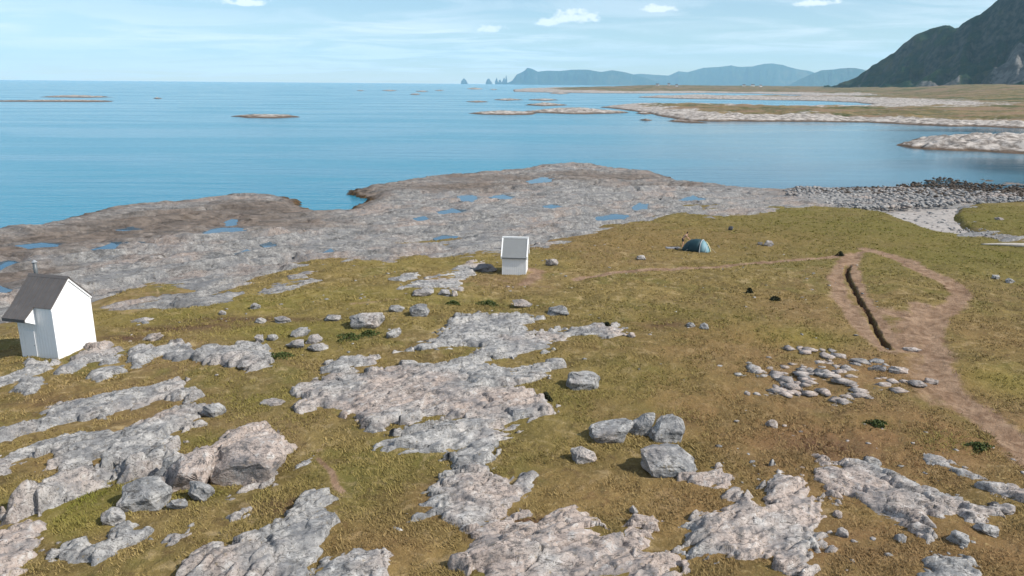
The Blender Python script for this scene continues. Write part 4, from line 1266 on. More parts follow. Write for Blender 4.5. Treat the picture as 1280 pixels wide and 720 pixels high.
M_WEED = mat_plain('weed_covered_stone', (0.075, 0.055, 0.038), 0.8, 0.3, 0.5, 0.6)
M_COB = mat_rock('beach_stone', pale=0.9, strike=10)
stone_field('beach_stones', beach_poly, 4300, 0.16, 0.68, 'grey rounded stones heaped along the head of the bay', 5, M_COB)
stone_field('weedy_stones', at_many([(1120, 235), (1180, 226), (1240, 232), (1285, 236), (1400, 244), (1400, 250), (1240, 250), (1150, 246), (1060, 243), (1000, 238), (1060, 236)]), 2300, 0.15, 0.55,
            'dark weed-covered stones on the tidal flat', 6, M_WEED, 0.08)
stone_field('stream_stones', at_many([(1115, 266), (1150, 260), (1194, 259), (1192, 270), (1204, 284), (1180, 287), (1140, 276)]), 420, 0.08, 0.4, 'flat grey stones in the stream mouth', 12, M_COB, -0.75)
stone_field('shore_pebbles', at_many([(1205, 288), (1225, 287), (1262, 298), (1255, 303), (1215, 294)]), 160, 0.08, 0.25, 'pale pebbles along the stream edge', 8, M_COB, -0.1)

stone_field('stone_patch', at_many([(940, 469), (962, 470), (980, 464), (990, 455), (1012, 449), (1040, 453), (1062, 455), (1084, 470), (1106, 478), (1082, 486), (1062, 498), (1040, 501), (1000, 494), (960, 489)]),
            430, 0.05, 0.75, 'broken patch of pale low stones beside the brown track', 9, M_ROCK_R, -0.07, True, 0.34, 2.4)
stone_field('scattered_stones', at_many([(120, 470), (130, 400), (420, 335), (660, 320), (960, 300), (1100, 330), (1060, 420), (940, 480), (760, 470), (500, 500), (330, 480)]),
            420, 0.05, 0.24, 'small pale stones strewn over the turf', 10, M_ROCK, -0.02, True, 0.6, 2.5)
stone_field('scattered_stones', at_many([(860, 560), (1000, 520), (1240, 560), (1400, 640), (1300, 740), (1040, 740), (940, 650)]),
            200, 0.05, 0.22, 'small pale stones strewn over the brown heath', 11, M_ROCK_R, -0.02, True, 0.6, 2.5)

# ------------------------------------------------------------------ grass tufts
n = 130000
a = rng.uniform(azimuth(-150), azimuth(1430), n)
r = 22.5 * (150.0 / 22.5) ** rng.random(n)
tx, ty = r * np.sin(a), r * np.cos(a)
tz, tm = turf_level(tx, ty)
ok = tm > 0.6
for poly in outcrop_polys:
    near = (tx > poly[:, 0].min() - .5) & (tx < poly[:, 0].max() + .5) & (ty > poly[:, 1].min() - .5) & (ty < poly[:, 1].max() + .5)
    if near.any():
        dd = sdf(poly, tx[near], ty[near])
        ok[near] &= dd < -0.02
dm = np.full(n, 99.0)
for pts, wd, s in paths:
    if s > 0.55:
        dm = np.minimum(dm, line_dist(pts, tx, ty) / wd)
ok &= (dm > 1.0) & (line_dist(DITCH, tx, ty) > 0.3)
clump = fbm(tx / 1.3, ty / 1.3, 3, 91)
ok &= rng.random(n) < smooth(clump, -0.35, 0.25)
tx, ty, tz, tr, clump = tx[ok], ty[ok], tz[ok], r[ok], clump[ok]
n = len(tx)
NB = 6
V = np.zeros((n, NB, 3, 3)); tone = np.zeros((n, NB, 3))
hb = np.maximum(0.05 + 0.07 * rng.random(n) + 0.04 * clump, 0.03)
tn = np.clip(0.5 + 0.45 * fbm(tx / 3.0, ty / 3.0, 3, 93) + rng.normal(0, 0.18, n), 0, 1)
for bld in range(NB):
    ang = rng.uniform(0, 6.283, n); lean = rng.uniform(0.4, 1.9, n); rad = rng.uniform(0.02, 0.26, n)
    wdt = (0.010 + 0.012 * rng.random(n)) * (0.7 + tr / 60)
    bx, by = tx + rad * np.cos(ang * 1.7), ty + rad * np.sin(ang * 1.7)
    ca, sa = np.cos(ang), np.sin(ang)
    V[:, bld, 0] = np.stack([bx - sa * wdt, by + ca * wdt, tz - 0.03], -1)
    V[:, bld, 1] = np.stack([bx + sa * wdt, by - ca * wdt, tz - 0.03], -1)
    V[:, bld, 2] = np.stack([bx + ca * hb * lean, by + sa * hb * lean, tz + hb], -1)
    tone[:, bld, :] = np.clip(tn + rng.normal(0, 0.15, n), 0, 1)[:, None]
gr = np.repeat(np.clip(blobs(GREEN, tx, ty) * 0.8 + blobs(LUSH, tx, ty) * 0.5, 0, 1), NB * 3)
br = np.repeat(np.clip(blobs(BROWN, tx, ty) * 0.8, 0, 1), NB * 3)
me = np_mesh('grass_tufts', V.reshape(-1, 3), np.arange(n * NB * 3).reshape(-1, 3), M_BLADE, False, dict(tone=tone.ravel(), green=gr, brown=br))
o = link(bpy.data.objects.new('grass_tufts', me))
tag(o, 'short tufted grass over the turf', 'grass', kind='stuff')

# ------------------------------------------------------------------ low shrubs
M_LEAF = mat_plain('shrub_leaf', (0.070, 0.092, 0.024), 0.7, 0.2, 0.3, 3.0)
M_TWIG = mat_plain('shrub_twig', (0.06, 0.045, 0.03), 0.9, 0.1, 0.2, 3.0)


def shrub(px, py, w_m, h_m, label, seed, leaf=None):
    x, y = at(px, py)
    r = np.random.default_rng(seed)
    root = empty('shrub', (x, y, turf_z(x, y) - 0.03))
    nl = 420
    th = r.uniform(0, 6.283, nl); rr = np.sqrt(r.random(nl)); lob = 0.75 + 0.3 * np.sin(th * 3 + seed) + 0.2 * np.sin(th * 5)
    cx, cy = rr * np.cos(th) * w_m * 0.5 * lob, rr * np.sin(th) * w_m * 0.38 * lob
    cz = h_m * (1 - rr ** 2) * (0.35 + 0.65 * r.random(nl)) + 0.03
    s = 0.055 + 0.05 * r.random(nl)
    d1 = r.normal(size=(nl, 3)); d1 /= np.linalg.norm(d1, axis=1)[:, None]
    d2 = r.normal(size=(nl, 3)); d2 -= d1 * (d1 * d2).sum(1)[:, None]; d2 /= np.linalg.norm(d2, axis=1)[:, None]
    C = np.stack([cx, cy, cz], -1)
    V = np.stack([C - d1 * s[:, None], C + d2 * s[:, None] * 0.5, C + d1 * s[:, None], C - d2 * s[:, None] * 0.5], 1)
    me = np_mesh('foliage', V.reshape(-1, 3), np.arange(nl * 4).reshape(-1, 4), leaf or M_LEAF, False)
    fo = link(bpy.data.objects.new('foliage', me), root)
    fo['kind'] = 'stuff'
    bm = bmesh.new()
    for _ in range(9):
        a = r.uniform(0, 6.28); q = r.uniform(0.2, 0.45)
        p0 = Vector((0, 0, 0)); p1 = Vector((math.cos(a) * w_m * q, math.sin(a) * w_m * q * 0.75, h_m * r.uniform(0.4, 0.8)))
        t_ = Vector((-math.sin(a), math.cos(a), 0)) * 0.008
        vs = [bm.verts.new(p0 - t_), bm.verts.new(p0 + t_), bm.verts.new(p0 + Vector((0, 0, .014)))]
        tip = bm.verts.new(p1)
        bm.faces.new(vs)
        for i in range(3): bm.faces.new([vs[i], vs[(i + 1) % 3], tip])
    mesh_obj('stem', bm, M_TWIG, root)
    tag(root, label, 'shrub', 'low shrubs on the turf')


M_LEAF_D = mat_plain('dark_shrub_leaf', (0.030, 0.034, 0.014), 0.7, 0.2, 0.3, 3.0)
shrub(440, 428, 2.6, 0.35, 'low green shrub below the wide pale boulder', 1)
shrub(462, 422, 2.0, 0.3, 'low green shrub just right of another below the wide boulder', 2)
shrub(566, 383, 1.6, 0.3, 'low green shrub right of the rounded boulder', 3)
shrub(610, 383, 2.2, 0.3, 'low green shrub near the top of the tapering slab', 4)
shrub(350, 450, 2.4, 0.35, 'green shrub right of the chain of rocks', 5)
shrub(1094, 536, 1.3, 0.3, 'low green tuft in brown heath right of centre', 6)
shrub(1222, 566, 1.5, 0.3, 'green tuft near the right edge above the rock strips', 7)
shrub(968, 378, 1.1, 0.45, 'dark bush alone on the turf left of the ditch', 8, M_LEAF_D)
shrub(936, 370, 0.8, 0.5, 'small dark bush left of another dark bush', 9, M_LEAF_D)
shrub(682, 503, 0.9, 0.45, 'dark heather clump at the right end of the largest slab', 10, M_LEAF_D)
shrub(758, 412, 0.9, 0.4, 'dark heather clump on the tapering slab', 11, M_LEAF_D)
shrub(1050, 322, 0.9, 0.5, 'small dark bush where the tracks fork', 12, M_LEAF_D)

# ------------------------------------------------------------------ cabin at the left
def wall_battens(parent, face, a0, a1, z_of, plane, gap, name='batten'):
    """upright cover strips on a wall; face 'front' lies in y=plane, 'side' in x=plane"""
    n = int((a1 - a0) / gap)
    for i in range(n + 1):
        a = a0 + (a1 - a0) * i / n
        top = z_of(a)
        if face == 'front':
            box(name, a - 0.02, a + 0.02, plane[0] + 0.008, plane[1], 0.02, top, M_WHITE, parent)
        else:
            box(name, plane[0], plane[1] - 0.010, a - 0.022, a + 0.022, 0.02, top, M_WHITE, parent)


def roof_slab(name, y0, z0, y1, z1, x0, x1, th, mat, parent):
    """sloping slab from (y0,z0) down to (y1,z1)"""
    n = Vector((0, -(z1 - z0), y1 - y0)).normalized()
    if n.z < 0: n = -n
    return prism(name, [(y0, z0), (y1, z1), (y1 + n.y * th, z1 + n.z * th), (y0 + n.y * th, z0 + n.z * th)], 'x', x0, x1, mat, parent)


def seams(parent, y0, z0, y1, z1, x0, x1, gap, mat, h=0.035, w_=0.03, lift=0.06):
    n = Vector((0, -(z1 - z0), y1 - y0)).normalized()
    if n.z < 0: n = -n
    k = int((x1 - x0) / gap)
    for i in range(k + 1):
        xx = x0 + (x1 - x0) * i / k
        prism('roof_seam', [(y0 + n.y * lift, z0 + n.z * lift), (y1 + n.y * lift, z1 + n.z * lift), (y1 + n.y * (lift + h), z1 + n.z * (lift + h)), (y0 + n.y * (lift + h), z0 + n.z * (lift + h))],
              'x', xx - w_ / 2, xx + w_ / 2, mat, parent)


corner = Vector((*at(74, 453), 0))
HL, HW, EAVE, RIDGE_H = 2.9, 3.25, 3.75, 5.35
rz = math.radians(-14.7)
rot = Matrix.Rotation(rz, 3, 'Z')
centre = corner + rot @ Vector((-HL / 2, HW / 2, 0))
zc = min(turf_z(*(centre + rot @ Vector((sx * HL / 2, sy * HW / 2, 0))).xy) for sx in (-1, 1) for sy in (-1, 1))
cab = empty('cabin', (centre.x, centre.y, zc - 0.10), rz)
tag(cab, 'white wooden cabin with dark gabled roof and flue pipe at the left edge', 'cabin')
hl, hw = HL / 2, HW / 2
wall = prism('wall', [(-hw, 0), (hw, 0), (hw, EAVE), (0, RIDGE_H), (-hw, EAVE)], 'x', -hl, hl, M_WHITE, cab)
slope = (RIDGE_H - EAVE) / hw
wall_battens(wall, 'front', -hl + 0.1, hl - 0.1, lambda a: EAVE - 0.03, (-hw - 0.020, -hw + 0.002), 0.21)
wall_battens(wall, 'side', -hw + 0.1, hw - 0.1, lambda a: EAVE + (hw - abs(a)) * slope - 0.03, (hl - 0.002, hl + 0.020), 0.21)
box('corner_board', hl - 0.09, hl + 0.03, -hw - 0.028, -hw + 0.06, 0.0, EAVE - 0.02, M_WHITE, cab)
box('corner_board', -hl - 0.03, -hl + 0.09, -hw - 0.028, -hw + 0.06, 0.0, EAVE - 0.02, M_WHITE, cab)
box('corner_board', hl - 0.09, hl + 0.03, hw - 0.06, hw + 0.028, 0.0, EAVE - 0.02, M_WHITE, cab)
# stone footing
box('footing', -hl + 0.05, hl - 0.05, -hw + 0.05, hw - 0.05, -0.5, 0.0, M_ROCK_L, cab)
ov = 0.10
yf = -hw - ov
r1 = roof_slab('roof', 0, RIDGE_H + 0.01, yf, EAVE - ov * slope + 0.01, -hl - 0.22, hl + 0.10, 0.07, M_ROOF, cab)
seams(r1, 0, RIDGE_H + 0.01, yf, EAVE - ov * slope + 0.01, -hl - 0.16, hl + 0.06, 0.42, M_ROOF)
r2 = roof_slab('roof', 0, RIDGE_H + 0.012, hw + ov, EAVE - ov * slope + 0.012, -hl - 0.22, hl + 0.10, 0.07, M_ROOF, cab)
seams(r2, 0, RIDGE_H + 0.012, hw + ov, EAVE - ov * slope + 0.012, -hl - 0.16, hl + 0.06, 0.42, M_ROOF)
prism('ridge_cap', [(-0.16, RIDGE_H - 0.02), (0, RIDGE_H + 0.15), (0.16, RIDGE_H - 0.02), (0, RIDGE_H + 0.09)], 'x', -hl - 0.24, hl + 0.12, M_ROOF, cab)
# bargeboards on the sunlit gable
for s_ in (-1, 1):
    prism('bargeboard', [(0, RIDGE_H + 0.0), (s_ * (hw + ov), EAVE - ov * slope), (s_ * (hw + ov), EAVE - ov * slope - 0.13), (0, RIDGE_H - 0.15)], 'x', hl + 0.032, hl + 0.072, M_WHITE, cab)
# hood over the door: the roof runs farther down on the left part of the front
hx0, hx1, out = -hl - 0.20, -hl + 1.62, 0.82
zh0, zh1 = EAVE - ov * slope + 0.01, EAVE - (ov + out) * slope * 0.80 + 0.01
hood = roof_slab('porch_hood', yf + 0.02, zh0 + 0.02, yf - out, zh1, hx0, hx1, 0.07, M_ROOF, cab)
seams(hood, yf + 0.02, zh0 + 0.02, yf - out, zh1, hx0 + 0.06, hx1 - 0.05, 0.42, M_ROOF)
box('fascia', hx0, hx1, yf - out - 0.03, yf - out + 0.02, zh1 - 0.16, zh1 + 0.05, M_ROOF, hood)
for xx in (hx1 - 0.10, hx0 + 0.12):
    prism('hood_cheek', [(-hw - 0.022, zh0 - 0.02), (yf - out + 0.05, zh1 - 0.02), (yf - out + 0.05, zh1 - 0.12), (-hw - 0.022, zh1 - 0.55)], 'x', xx, xx + 0.05, M_WHITE, hood)
# door under the hood
door = box('door', -hl + 0.45, -hl + 1.25, -hw - 0.05, -hw - 0.021, 0.12, 2.0, M_WHITE, cab)
box('handle', -hl + 1.13, -hl + 1.20, -hw - 0.09, -hw - 0.05, 1.0, 1.04, M_METAL, door)


def tube(name, x, y, z0, z1, r, mat, parent, n=14):
    bm = bmesh.new()
    bmesh.ops.create_cone(bm, cap_ends=True, segments=n, radius1=r, radius2=r, depth=z1 - z0)
    bmesh.ops.translate(bm, verts=bm.verts, vec=(x, y, (z0 + z1) / 2))
    return mesh_obj(name, bm, mat, parent, True)


flue = tube('flue_pipe', -hl + 0.10, 0.25, RIDGE_H - 0.6, RIDGE_H + 0.85, 0.125, M_METAL, cab)
bm = bmesh.new()
bmesh.ops.create_cone(bm, cap_ends=True, segments=14, radius1=0.19, radius2=0.05, depth=0.14)
bmesh.ops.translate(bm, verts=bm.verts, vec=(-hl + 0.10, 0.25, RIDGE_H + 0.93))
mesh_obj('flue_cap', bm, mat_plain('weathered_zinc', (0.26, 0.27, 0.28), 0.7, 0.2), flue)

# ------------------------------------------------------------------ small hut in the middle
p0 = Vector((*at(642.5, 346), 0))
HL2, HW2, EAVE2, RIDGE2 = 2.25, 2.5, 1.92, 3.45
rz2 = math.radians(-5.5)
rot2 = Matrix.Rotation(rz2, 3, 'Z')
centre = p0 + rot2 @ Vector((0, HW2 / 2, 0))
zc = min(turf_z(*(centre + rot2 @ Vector((sx * HL2 / 2, sy * HW2 / 2, 0))).xy) for sx in (-1, 1) for sy in (-1, 1))
hut = empty('hut', (centre.x, centre.y, zc - 0.05), rz2)
tag(hut, 'small white boarded hut with grey pitched roof in the middle of the turf', 'hut')
hl, hw = HL2 / 2, HW2 / 2
slope = (RIDGE2 - EAVE2) / hw
wall = prism('wall', [(-hw, 0), (hw, 0), (hw, EAVE2), (0, RIDGE2), (-hw, EAVE2)], 'x', -hl, hl, M_WHITE, hut)


def hut_battens(a0, a1, z_of, plane, n, front):
    for i in range(n):
        a = a0 + (a1 - a0) * i / (n - 1)
        if front:
            box('batten', a - 0.045, a + 0.045, plane - 0.050, plane + 0.002, 0.03, z_of(a), M_WHITE, wall)
        else:
            box('batten', plane - 0.002, plane + 0.040, a - 0.045, a + 0.045, 0.03, z_of(a), M_WHITE, wall)


hut_battens(-hl + 0.16, hl - 0.16, lambda a: EAVE2 - 0.1, -hw, 10, True)
hut_battens(-hw + 0.16, hw - 0.16, lambda a: EAVE2 + (hw - abs(a)) * slope - 0.1, hl, 10, False)
for sx in (-1, 1):
    box('corner_board', sx * hl - 0.05, sx * hl + 0.05, -hw - 0.056, -hw + 0.08, 0.0, EAVE2 - 0.05, M_WHITE, hut)
box('footing', -hl + 0.06, hl - 0.06, -hw + 0.06, hw - 0.06, -0.4, 0.0, M_ROCK, hut)
ov = 0.12
for s_ in (-1, 1):
    rr_ = roof_slab('roof', 0, RIDGE2 + 0.01 + (0.002 if s_ > 0 else 0), s_ * (hw + ov), EAVE2 - ov * slope + 0.01, -hl - 0.06, hl + 0.06, 0.06, M_ROOF2, hut)
    box('gutter', -hl - 0.06, hl + 0.06, s_ * (hw + ov + 0.03) - 0.05, s_ * (hw + ov + 0.03) + 0.05, EAVE2 - ov * slope - 0.05, EAVE2 - ov * slope + 0.055, M_METAL, rr_)
    for sx in (-1, 1):
        n_ = Vector((0, s_ * slope, 1)).normalized()
        prism('bargeboard', [(0, RIDGE2 - 0.12), (s_ * (hw + ov), EAVE2 - ov * slope - 0.12), (s_ * (hw + ov), EAVE2 - ov * slope + 0.17), (0, RIDGE2 + 0.17)],
              'x', sx * (hl + 0.062), sx * (hl + 0.062) + sx * 0.11, M_WHITE, hut)
box('ridge_board', -hl - 0.17, hl + 0.17, -0.09, 0.09, RIDGE2 + 0.03, RIDGE2 + 0.19, M_WHITE, hut)

# ------------------------------------------------------------------ tent, camper and gear
M_TENT = mat_plain('tent_fly', (0.012, 0.042, 0.052), 0.6, 0.3, 0.15, 3.0)
M_TENT2 = mat_plain('tent_vestibule', (0.150, 0.265, 0.300), 0.6, 0.3, 0.1, 3.0)
M_TENT3 = mat_plain('tent_door_lining', (0.55, 0.53, 0.32), 0.7, 0.2, 0.1, 3.0)
M_POLE = mat_plain('tent_pole', (0.55, 0.56, 0.58), 0.4, 0.5, 0.05, 3.0)
M_SKIN = mat_plain('skin', (0.52, 0.30, 0.20), 0.6, 0.3, 0.05, 8.0)
M_HAIR = mat_plain('dark_hair', (0.018, 0.013, 0.010), 0.7, 0.2, 0.1, 8.0)
M_SHORTS = mat_plain('dark_shorts', (0.020, 0.022, 0.028), 0.8, 0.2, 0.1, 8.0)
M_GEAR = mat_plain('grey_ground_sheet', (0.20, 0.20, 0.215), 0.7, 0.2, 0.15, 4.0)

tp = at(872, 317.5)
tent = empty('tent', (tp[0], tp[1] + 0.6, turf_z(tp[0], tp[1] + 0.6) - 0.02), math.radians(-32))
tag(tent, 'dark teal dome tent with pale front pitched on the turf', 'tent')


def arch(x, half, h, n=16, z0=0.0):
    return [Vector((x, half * math.cos(math.pi * i / n), z0 + h * math.sin(math.pi * i / n) ** 0.85)) for i in range(n + 1)]


def loft(name, sections, mat, parent):
    bm = bmesh.new()
    rows = [[bm.verts.new(p) for p in s] for s in sections]
    for a_, b_ in zip(rows[:-1], rows[1:]):
        for i in range(len(a_) - 1):
            bm.faces.new([a_[i], a_[i + 1], b_[i + 1], b_[i]])
    o = mesh_obj(name, bm, mat, parent, True)
    md = o.modifiers.new('thick', 'SOLIDIFY'); md.thickness = 0.012
    return o


loft('fly_sheet', [arch(-1.62, 0.30, 0.10), arch(-1.45, 0.62, 0.52), arch(-1.1, 0.85, 0.95), arch(-0.7, 0.98, 1.20), arch(-0.25, 1.04, 1.33), arch(0.25, 1.02, 1.36), arch(0.62, 0.98, 1.30)], M_TENT, tent)
front = loft('vestibule', [arch(0.63, 0.985, 1.305), arch(0.95, 0.88, 1.08), arch(1.20, 0.72, 0.74), arch(1.42, 0.50, 0.36), arch(1.52, 0.34, 0.05)], M_TENT2, tent)
# rolled-back door with pale lining on the far half of the front
bm = bmesh.new()
q = [Vector((0.93, 0.30, 1.15)), Vector((1.26, 0.10, 0.83)), Vector((1.50, 0.05, 0.38)), Vector((1.60, 0.12, 0.02)), Vector((1.46, 0.62, 0.02)), Vector((1.18, 0.80, 0.55)), Vector((0.98, 0.70, 0.92))]
vs = [bm.verts.new(v) for v in q]
bm.faces.new(vs)
dl = mesh_obj('door_flap', bm, M_TENT3, front)
md = dl.modifiers.new('thick', 'SOLIDIFY'); md.thickness = 0.02


def pole_arch(x, half, h, r, parent, mat=M_POLE):
    pts = arch(x, half, h, 24)
    bm = bmesh.new()
    rings = []
    for i, p in enumerate(pts):
        tdir = (pts[min(i + 1, len(pts) - 1)] - pts[max(i - 1, 0)]).normalized()
        e1 = Vector((1, 0, 0)); e2 = tdir.cross(e1).normalized()
        rings.append([bm.verts.new(p + (e1 * math.cos(a) + e2 * math.sin(a)) * r) for a in (0, 1.57, 3.14, 4.71)])
    for a_, b_ in zip(rings[:-1], rings[1:]):
        for i in range(4): bm.faces.new([a_[i], a_[(i + 1) % 4], b_[(i + 1) % 4], b_[i]])
    return mesh_obj('pole', bm, mat, parent, True)


pole_arch(0.64, 1.01, 1.335, 0.028, tent)
pole_arch(-0.70, 1.00, 1.215, 0.018, tent, M_TENT)
pole_arch(1.24, 0.72, 0.76, 0.020, tent)
# guy lines and pegs
for (a_, b_) in (((-1.6, 0, 0.12), (-2.25, 0.0, 0.0)), ((0.64, -1.0, 0.25), (0.9, -1.75, 0.0)), ((-0.7, -0.98, 0.3), (-0.9, -1.7, 0.0)), ((1.24, 0, 0.76), (2.2, 0.1, 0.0))):
    A_, B_ = Vector(a_), Vector(b_)
    bm = bmesh.new()
    bmesh.ops.create_cone(bm, cap_ends=True, segments=5, radius1=0.006, radius2=0.006, depth=(B_ - A_).length)
    bmesh.ops.transform(bm, verts=bm.verts, matrix=Matrix.Translation((A_ + B_) / 2) @ (B_ - A_).to_track_quat('Z', 'Y').to_matrix().to_4x4())
    mesh_obj('guy_line', bm, M_POLE, tent)

# camper bending over the back of the tent
pp = at(854.5, 312)
pz = turf_z(*pp)
person = empty('person', (pp[0], pp[1] + 0.3, pz), math.radians(0))
tag(person, 'person with bare upper body and dark shorts bending over behind the tent', 'person')


def skinned(name, verts, edges, radii, mat, parent, root=0, sub=2):
    me = bpy.data.meshes.new(name)
    me.from_pydata(verts, edges, [])
    me.materials.append(mat)
    o = link(bpy.data.objects.new(name, me), parent)
    sk = o.modifiers.new('skin', 'SKIN')
    sk.use_smooth_shade = True
    for i, v in enumerate(me.skin_vertices[0].data):
        r_ = radii[i]
        v.radius = r_ if isinstance(r_, tuple) else (r_, r_)
        v.use_root = (i == root)
    su = o.modifiers.new('sub', 'SUBSURF'); su.levels = sub; su.render_levels = sub
    return o


# facing right (+x), trunk leaning forward, arms reaching down to the tent
V_ = [(-0.10, 0, 0.93), (-0.02, 0, 1.06), (0.14, 0, 1.24), (0.27, 0, 1.37), (0.33, 0, 1.46), (0.40, 0, 1.57), (0.42, 0, 1.67),          # 0-6 pelvis, spine, neck, head
      (0.25, 0.19, 1.35), (0.42, 0.22, 1.12), (0.60, 0.16, 0.98), (0.66, 0.15, 0.95),                                                # 7-10 far arm
      (0.25, -0.19, 1.35), (0.40, -0.23, 1.11), (0.57, -0.17, 0.95), (0.63, -0.16, 0.92),                                            # 11-14 near arm
      (-0.10, 0.11, 0.86), (0.03, 0.12, 0.48), (-0.06, 0.13, 0.09), (0.10, 0.14, 0.04),                                              # 15-18 far leg
      (-0.10, -0.11, 0.86), (-0.06, -0.12, 0.47), (-0.18, -0.13, 0.09), (-0.02, -0.14, 0.04)]                                         # 19-22 near leg
E_ = [(0, 1), (1, 2), (2, 3), (3, 4), (4, 5), (5, 6), (3, 7), (7, 8), (8, 9), (9, 10), (3, 11), (11, 12), (12, 13), (13, 14), (0, 15), (15, 16), (16, 17), (17, 18), (0, 19), (19, 20), (20, 21), (21, 22)]
Rd = [0.14, 0.13, 0.15, 0.14, 0.06, 0.095, 0.085, 0.06, 0.045, 0.034, 0.03, 0.06, 0.045, 0.034, 0.03, 0.095, 0.062, 0.042, 0.035, 0.095, 0.062, 0.042, 0.035]
skinned('body', V_, E_, Rd, M_SKIN, person)
for hx, hy, hz in ((0.66, 0.15, 0.95), (0.63, -0.16, 0.92)):       # hands: five bent fingers each
    fv, fe, fr = [(hx - 0.02, hy, hz + 0.02), (hx + 0.05, hy, hz - 0.03)], [(0, 1)], [0.028, 0.030]
    for k_, (dy, ln) in enumerate(((-0.033, 0.06), (-0.011, 0.075), (0.011, 0.07), (0.033, 0.052))):
        i0 = len(fv)
        fv += [(hx + 0.05 + ln * 0.6, hy + dy, hz - 0.04), (hx + 0.05 + ln, hy + dy, hz - 0.04 - ln * 0.6)]
        fe += [(1, i0), (i0, i0 + 1)]; fr += [0.009, 0.008]
    i0 = len(fv)
    fv += [(hx + 0.03, hy + 0.05, hz - 0.02), (hx + 0.06, hy + 0.06, hz - 0.05)]
    fe += [(0, i0), (i0, i0 + 1)]; fr += [0.011, 0.009]
    skinned('hand', fv, fe, fr, M_SKIN, person, sub=1)
skinned('shorts', [(-0.10, 0, 0.93), (-0.05, 0, 1.02), (-0.10, 0.115, 0.85), (-0.03, 0.12, 0.60), (-0.10, -0.115, 0.85), (-0.08, -0.12, 0.60)], [(0, 1), (0, 2), (2, 3), (0, 4), (4, 5)],
        [0.165, 0.155, 0.118, 0.10, 0.118, 0.10], M_SHORTS, person)
bm = bmesh.new()
bmesh.ops.create_uvsphere(bm, u_segments=16, v_segments=10, radius=0.115)
bmesh.ops.scale(bm, verts=bm.verts, vec=(1.0, 0.92, 1.0))
for v in list(bm.verts):
    if v.co.x > 0.055 and v.co.z < 0.045: bm.verts.remove(v)
bmesh.ops.translate(bm, verts=bm.verts, vec=(0.395, 0, 1.655))
mesh_obj('hair', bm, M_HAIR, person, True)

# gear on the grass left of the tent
gp = at(842, 313)
bm = bmesh.new()
gxx, gyy = 14, 8
grid = [[bm.verts.new(((i / gxx - 0.5) * 1.7, (j / gyy - 0.5) * 0.9, 0.05 + 0.10 * abs(mnoise.noise(Vector((i * 0.45, j * 0.5, 3)))))) for j in range(gyy + 1)] for i in range(gxx + 1)]
for i in range(gxx):
    for j in range(gyy):
        bm.faces.new([grid[i][j], grid[i + 1][j], grid[i + 1][j + 1], grid[i][j + 1]])
o = mesh_obj('ground_sheet', bm, M_GEAR, None, True)
o.location = (gp[0], gp[1] + 0.3, turf_z(gp[0], gp[1] + 0.3) + 0.02)
o.modifiers.new('thick', 'SOLIDIFY').thickness = 0.02
tag(o, 'crumpled grey ground sheet on the turf left of the tent', 'ground sheet')
gp = at(845.5, 314.5)
bag = empty('backpack', (gp[0], gp[1], turf_z(*gp)), 0.4)
tag(bag, 'dark backpack lying on the turf by the grey ground sheet', 'backpack')
bm = bmesh.new()
add_box(bm, -0.32, 0.32, -0.16, 0.16, 0.0, 0.26)
bmesh.ops.subdivide_edges(bm, edges=bm.edges[:], cuts=2, use_grid_fill=True)
for v in bm.verts:
    q = v.co - Vector((0, 0, 0.13))
    v.co = Vector((0, 0, 0.13)) + q * (1 - 0.25 * (abs(q.x) / 0.32) ** 2) * (1 - 0.12 * (abs(q.y) / 0.16) ** 2)
mesh_obj('bag_body', bm, M_SHORTS, bag, True)
box('bag_pocket', -0.15, 0.15, -0.20, -0.14, 0.05, 0.19, M_TRIM, bag, 0.02)
for sy in (-0.08, 0.08):
    box('shoulder_strap', -0.22, 0.22, sy - 0.025, sy + 0.025, 0.255, 0.275, M_TRIM, bag, 0.005)

# ------------------------------------------------------------------ driftwood log at the right
M_WOOD = mat_plain('bleached_wood', (0.46, 0.42, 0.37), 0.85, 0.1, 0.2, 4.0)
A_ = Vector((*at(1226, 309.5), 0)); B_ = Vector((*at(1345, 312), 0))
A_.z = turf_z(A_.x, A_.y) + 0.10; B_.z = turf_z(B_.x, B_.y) + 0.22
bm = bmesh.new()
rings = []
axis = (B_ - A_).normalized(); e1 = axis.cross(Vector((0, 0, 1))).normalized(); e2 = e1.cross(axis)
for i in range(25):
    t_ = i / 24
    c_ = A_.lerp(B_, t_) + e2 * 0.08 * math.sin(t_ * 5)
    rad = 0.05 + 0.24 * min(1, t_ * 2.2) ** 0.8
    rings.append([bm.verts.new(c_ - A_ + (e1 * math.cos(a) + e2 * math.sin(a)) * rad * (1 + 0.12 * mnoise.noise(Vector((t_ * 9, math.cos(a), math.sin(a)))))) for a in [j / 10 * 6.2832 for j in range(10)]])
for a_, b_ in zip(rings[:-1], rings[1:]):
    for j in range(10): bm.faces.new([a_[j], a_[(j + 1) % 10], b_[(j + 1) % 10], b_[j]])
bm.faces.new(rings[0]); bm.faces.new(rings[-1])
log = mesh_obj('driftwood_log', bm, M_WOOD, None, True)
log.location = A_
tag(log, 'bleached driftwood log lying on green turf at the right edge', 'log')

# ------------------------------------------------------------------ far farmhouses on the low headland
M_FARMROOF = mat_plain('farm_roof', (0.10, 0.08, 0.075), 0.7, 0.2, 0.1, 1.0)
M_RED = mat_plain('red_barn_paint', (0.24, 0.045, 0.03), 0.7, 0.2, 0.1, 1.0)


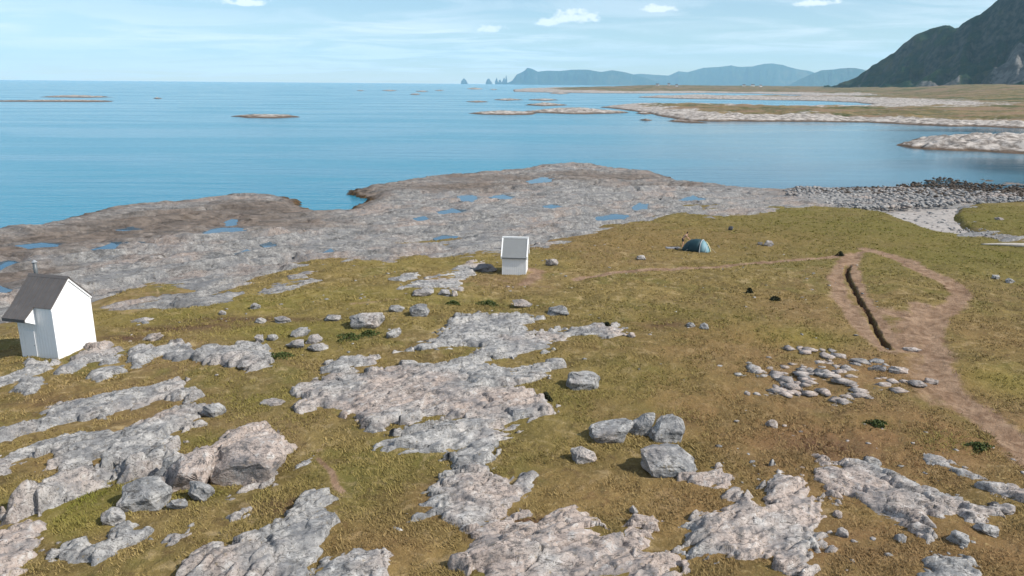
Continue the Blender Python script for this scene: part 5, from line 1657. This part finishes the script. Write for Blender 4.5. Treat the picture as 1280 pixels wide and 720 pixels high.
def farmhouse(px, dist, w_m, d_m, h_m, rz_, label, mat=None):
    a_ = azimuth(px)
    x, y = dist * math.sin(a_), dist * math.cos(a_)
    i = np.argmin((FX - x) ** 2 + (FY - y) ** 2)
    root = empty('farmhouse', (x, y, float(FZ.ravel()[i]) - 0.6), rz_)
    rh_ = h_m + d_m * 0.42
    wl = prism('wall', [(-d_m / 2, -2), (d_m / 2, -2), (d_m / 2, h_m), (0, rh_), (-d_m / 2, h_m)], 'x', -w_m / 2, w_m / 2, mat or M_WHITE, root)
    for s_ in (-1, 1):
        roof_slab('roof', 0, rh_ + 0.02, s_ * (d_m / 2 + 0.4), h_m - 0.33, -w_m / 2 - 0.3, w_m / 2 + 0.3, 0.25, M_FARMROOF, root)
    tag(root, label, 'farmhouse', 'white houses on the far headland')


FX, FY, FZ = None, None, None
far_o = bpy.data.objects['far_shore']
co = np.zeros(len(far_o.data.vertices) * 3, np.float32)
far_o.data.vertices.foreach_get('co', co)
co = co.reshape(-1, 3)
FX, FY, FZ = co[:, 0], co[:, 1], co[:, 2]
for i, (px, dist, w_m, label) in enumerate(((822, 3600, 13, 'leftmost tiny white farmhouse on the far headland'), (836, 3700, 11, 'second tiny white farmhouse from the left on the far headland'),
                                            (846, 3550, 10, 'third tiny white farmhouse from the left on the far headland'), (930, 3900, 14, 'tiny white farmhouse left of two others below the tall blue hills'),
                                            (941, 3800, 16, 'widest tiny white farmhouse below the tall blue hills'), (951, 3950, 11, 'rightmost tiny white farmhouse below the tall blue hills'))):
    farmhouse(px, dist, w_m, 9, 6.5, (i * 0.7) % 0.6 - 0.3, label)

# ------------------------------------------------------------------ sea air
M_HAZE = bpy.data.materials.new('sea_haze')
M_HAZE.use_nodes = True
ht = NT(M_HAZE.node_tree)
ht.n.clear()
pv = ht.node('ShaderNodeVolumePrincipled')
pv.inputs['Color'].default_value = (0.48, 0.80, 1.0, 1)
pv.inputs['Density'].default_value = 3.5e-5
pv.inputs['Anisotropy'].default_value = 0.0
mo = ht.node('ShaderNodeOutputMaterial')
ht.l.new(pv.outputs[0], mo.inputs['Volume'])
hz = box('haze', -R - 500, R + 500, -3500, R + 500, -9, 1150, M_HAZE)
tag(hz, kind='stuff')
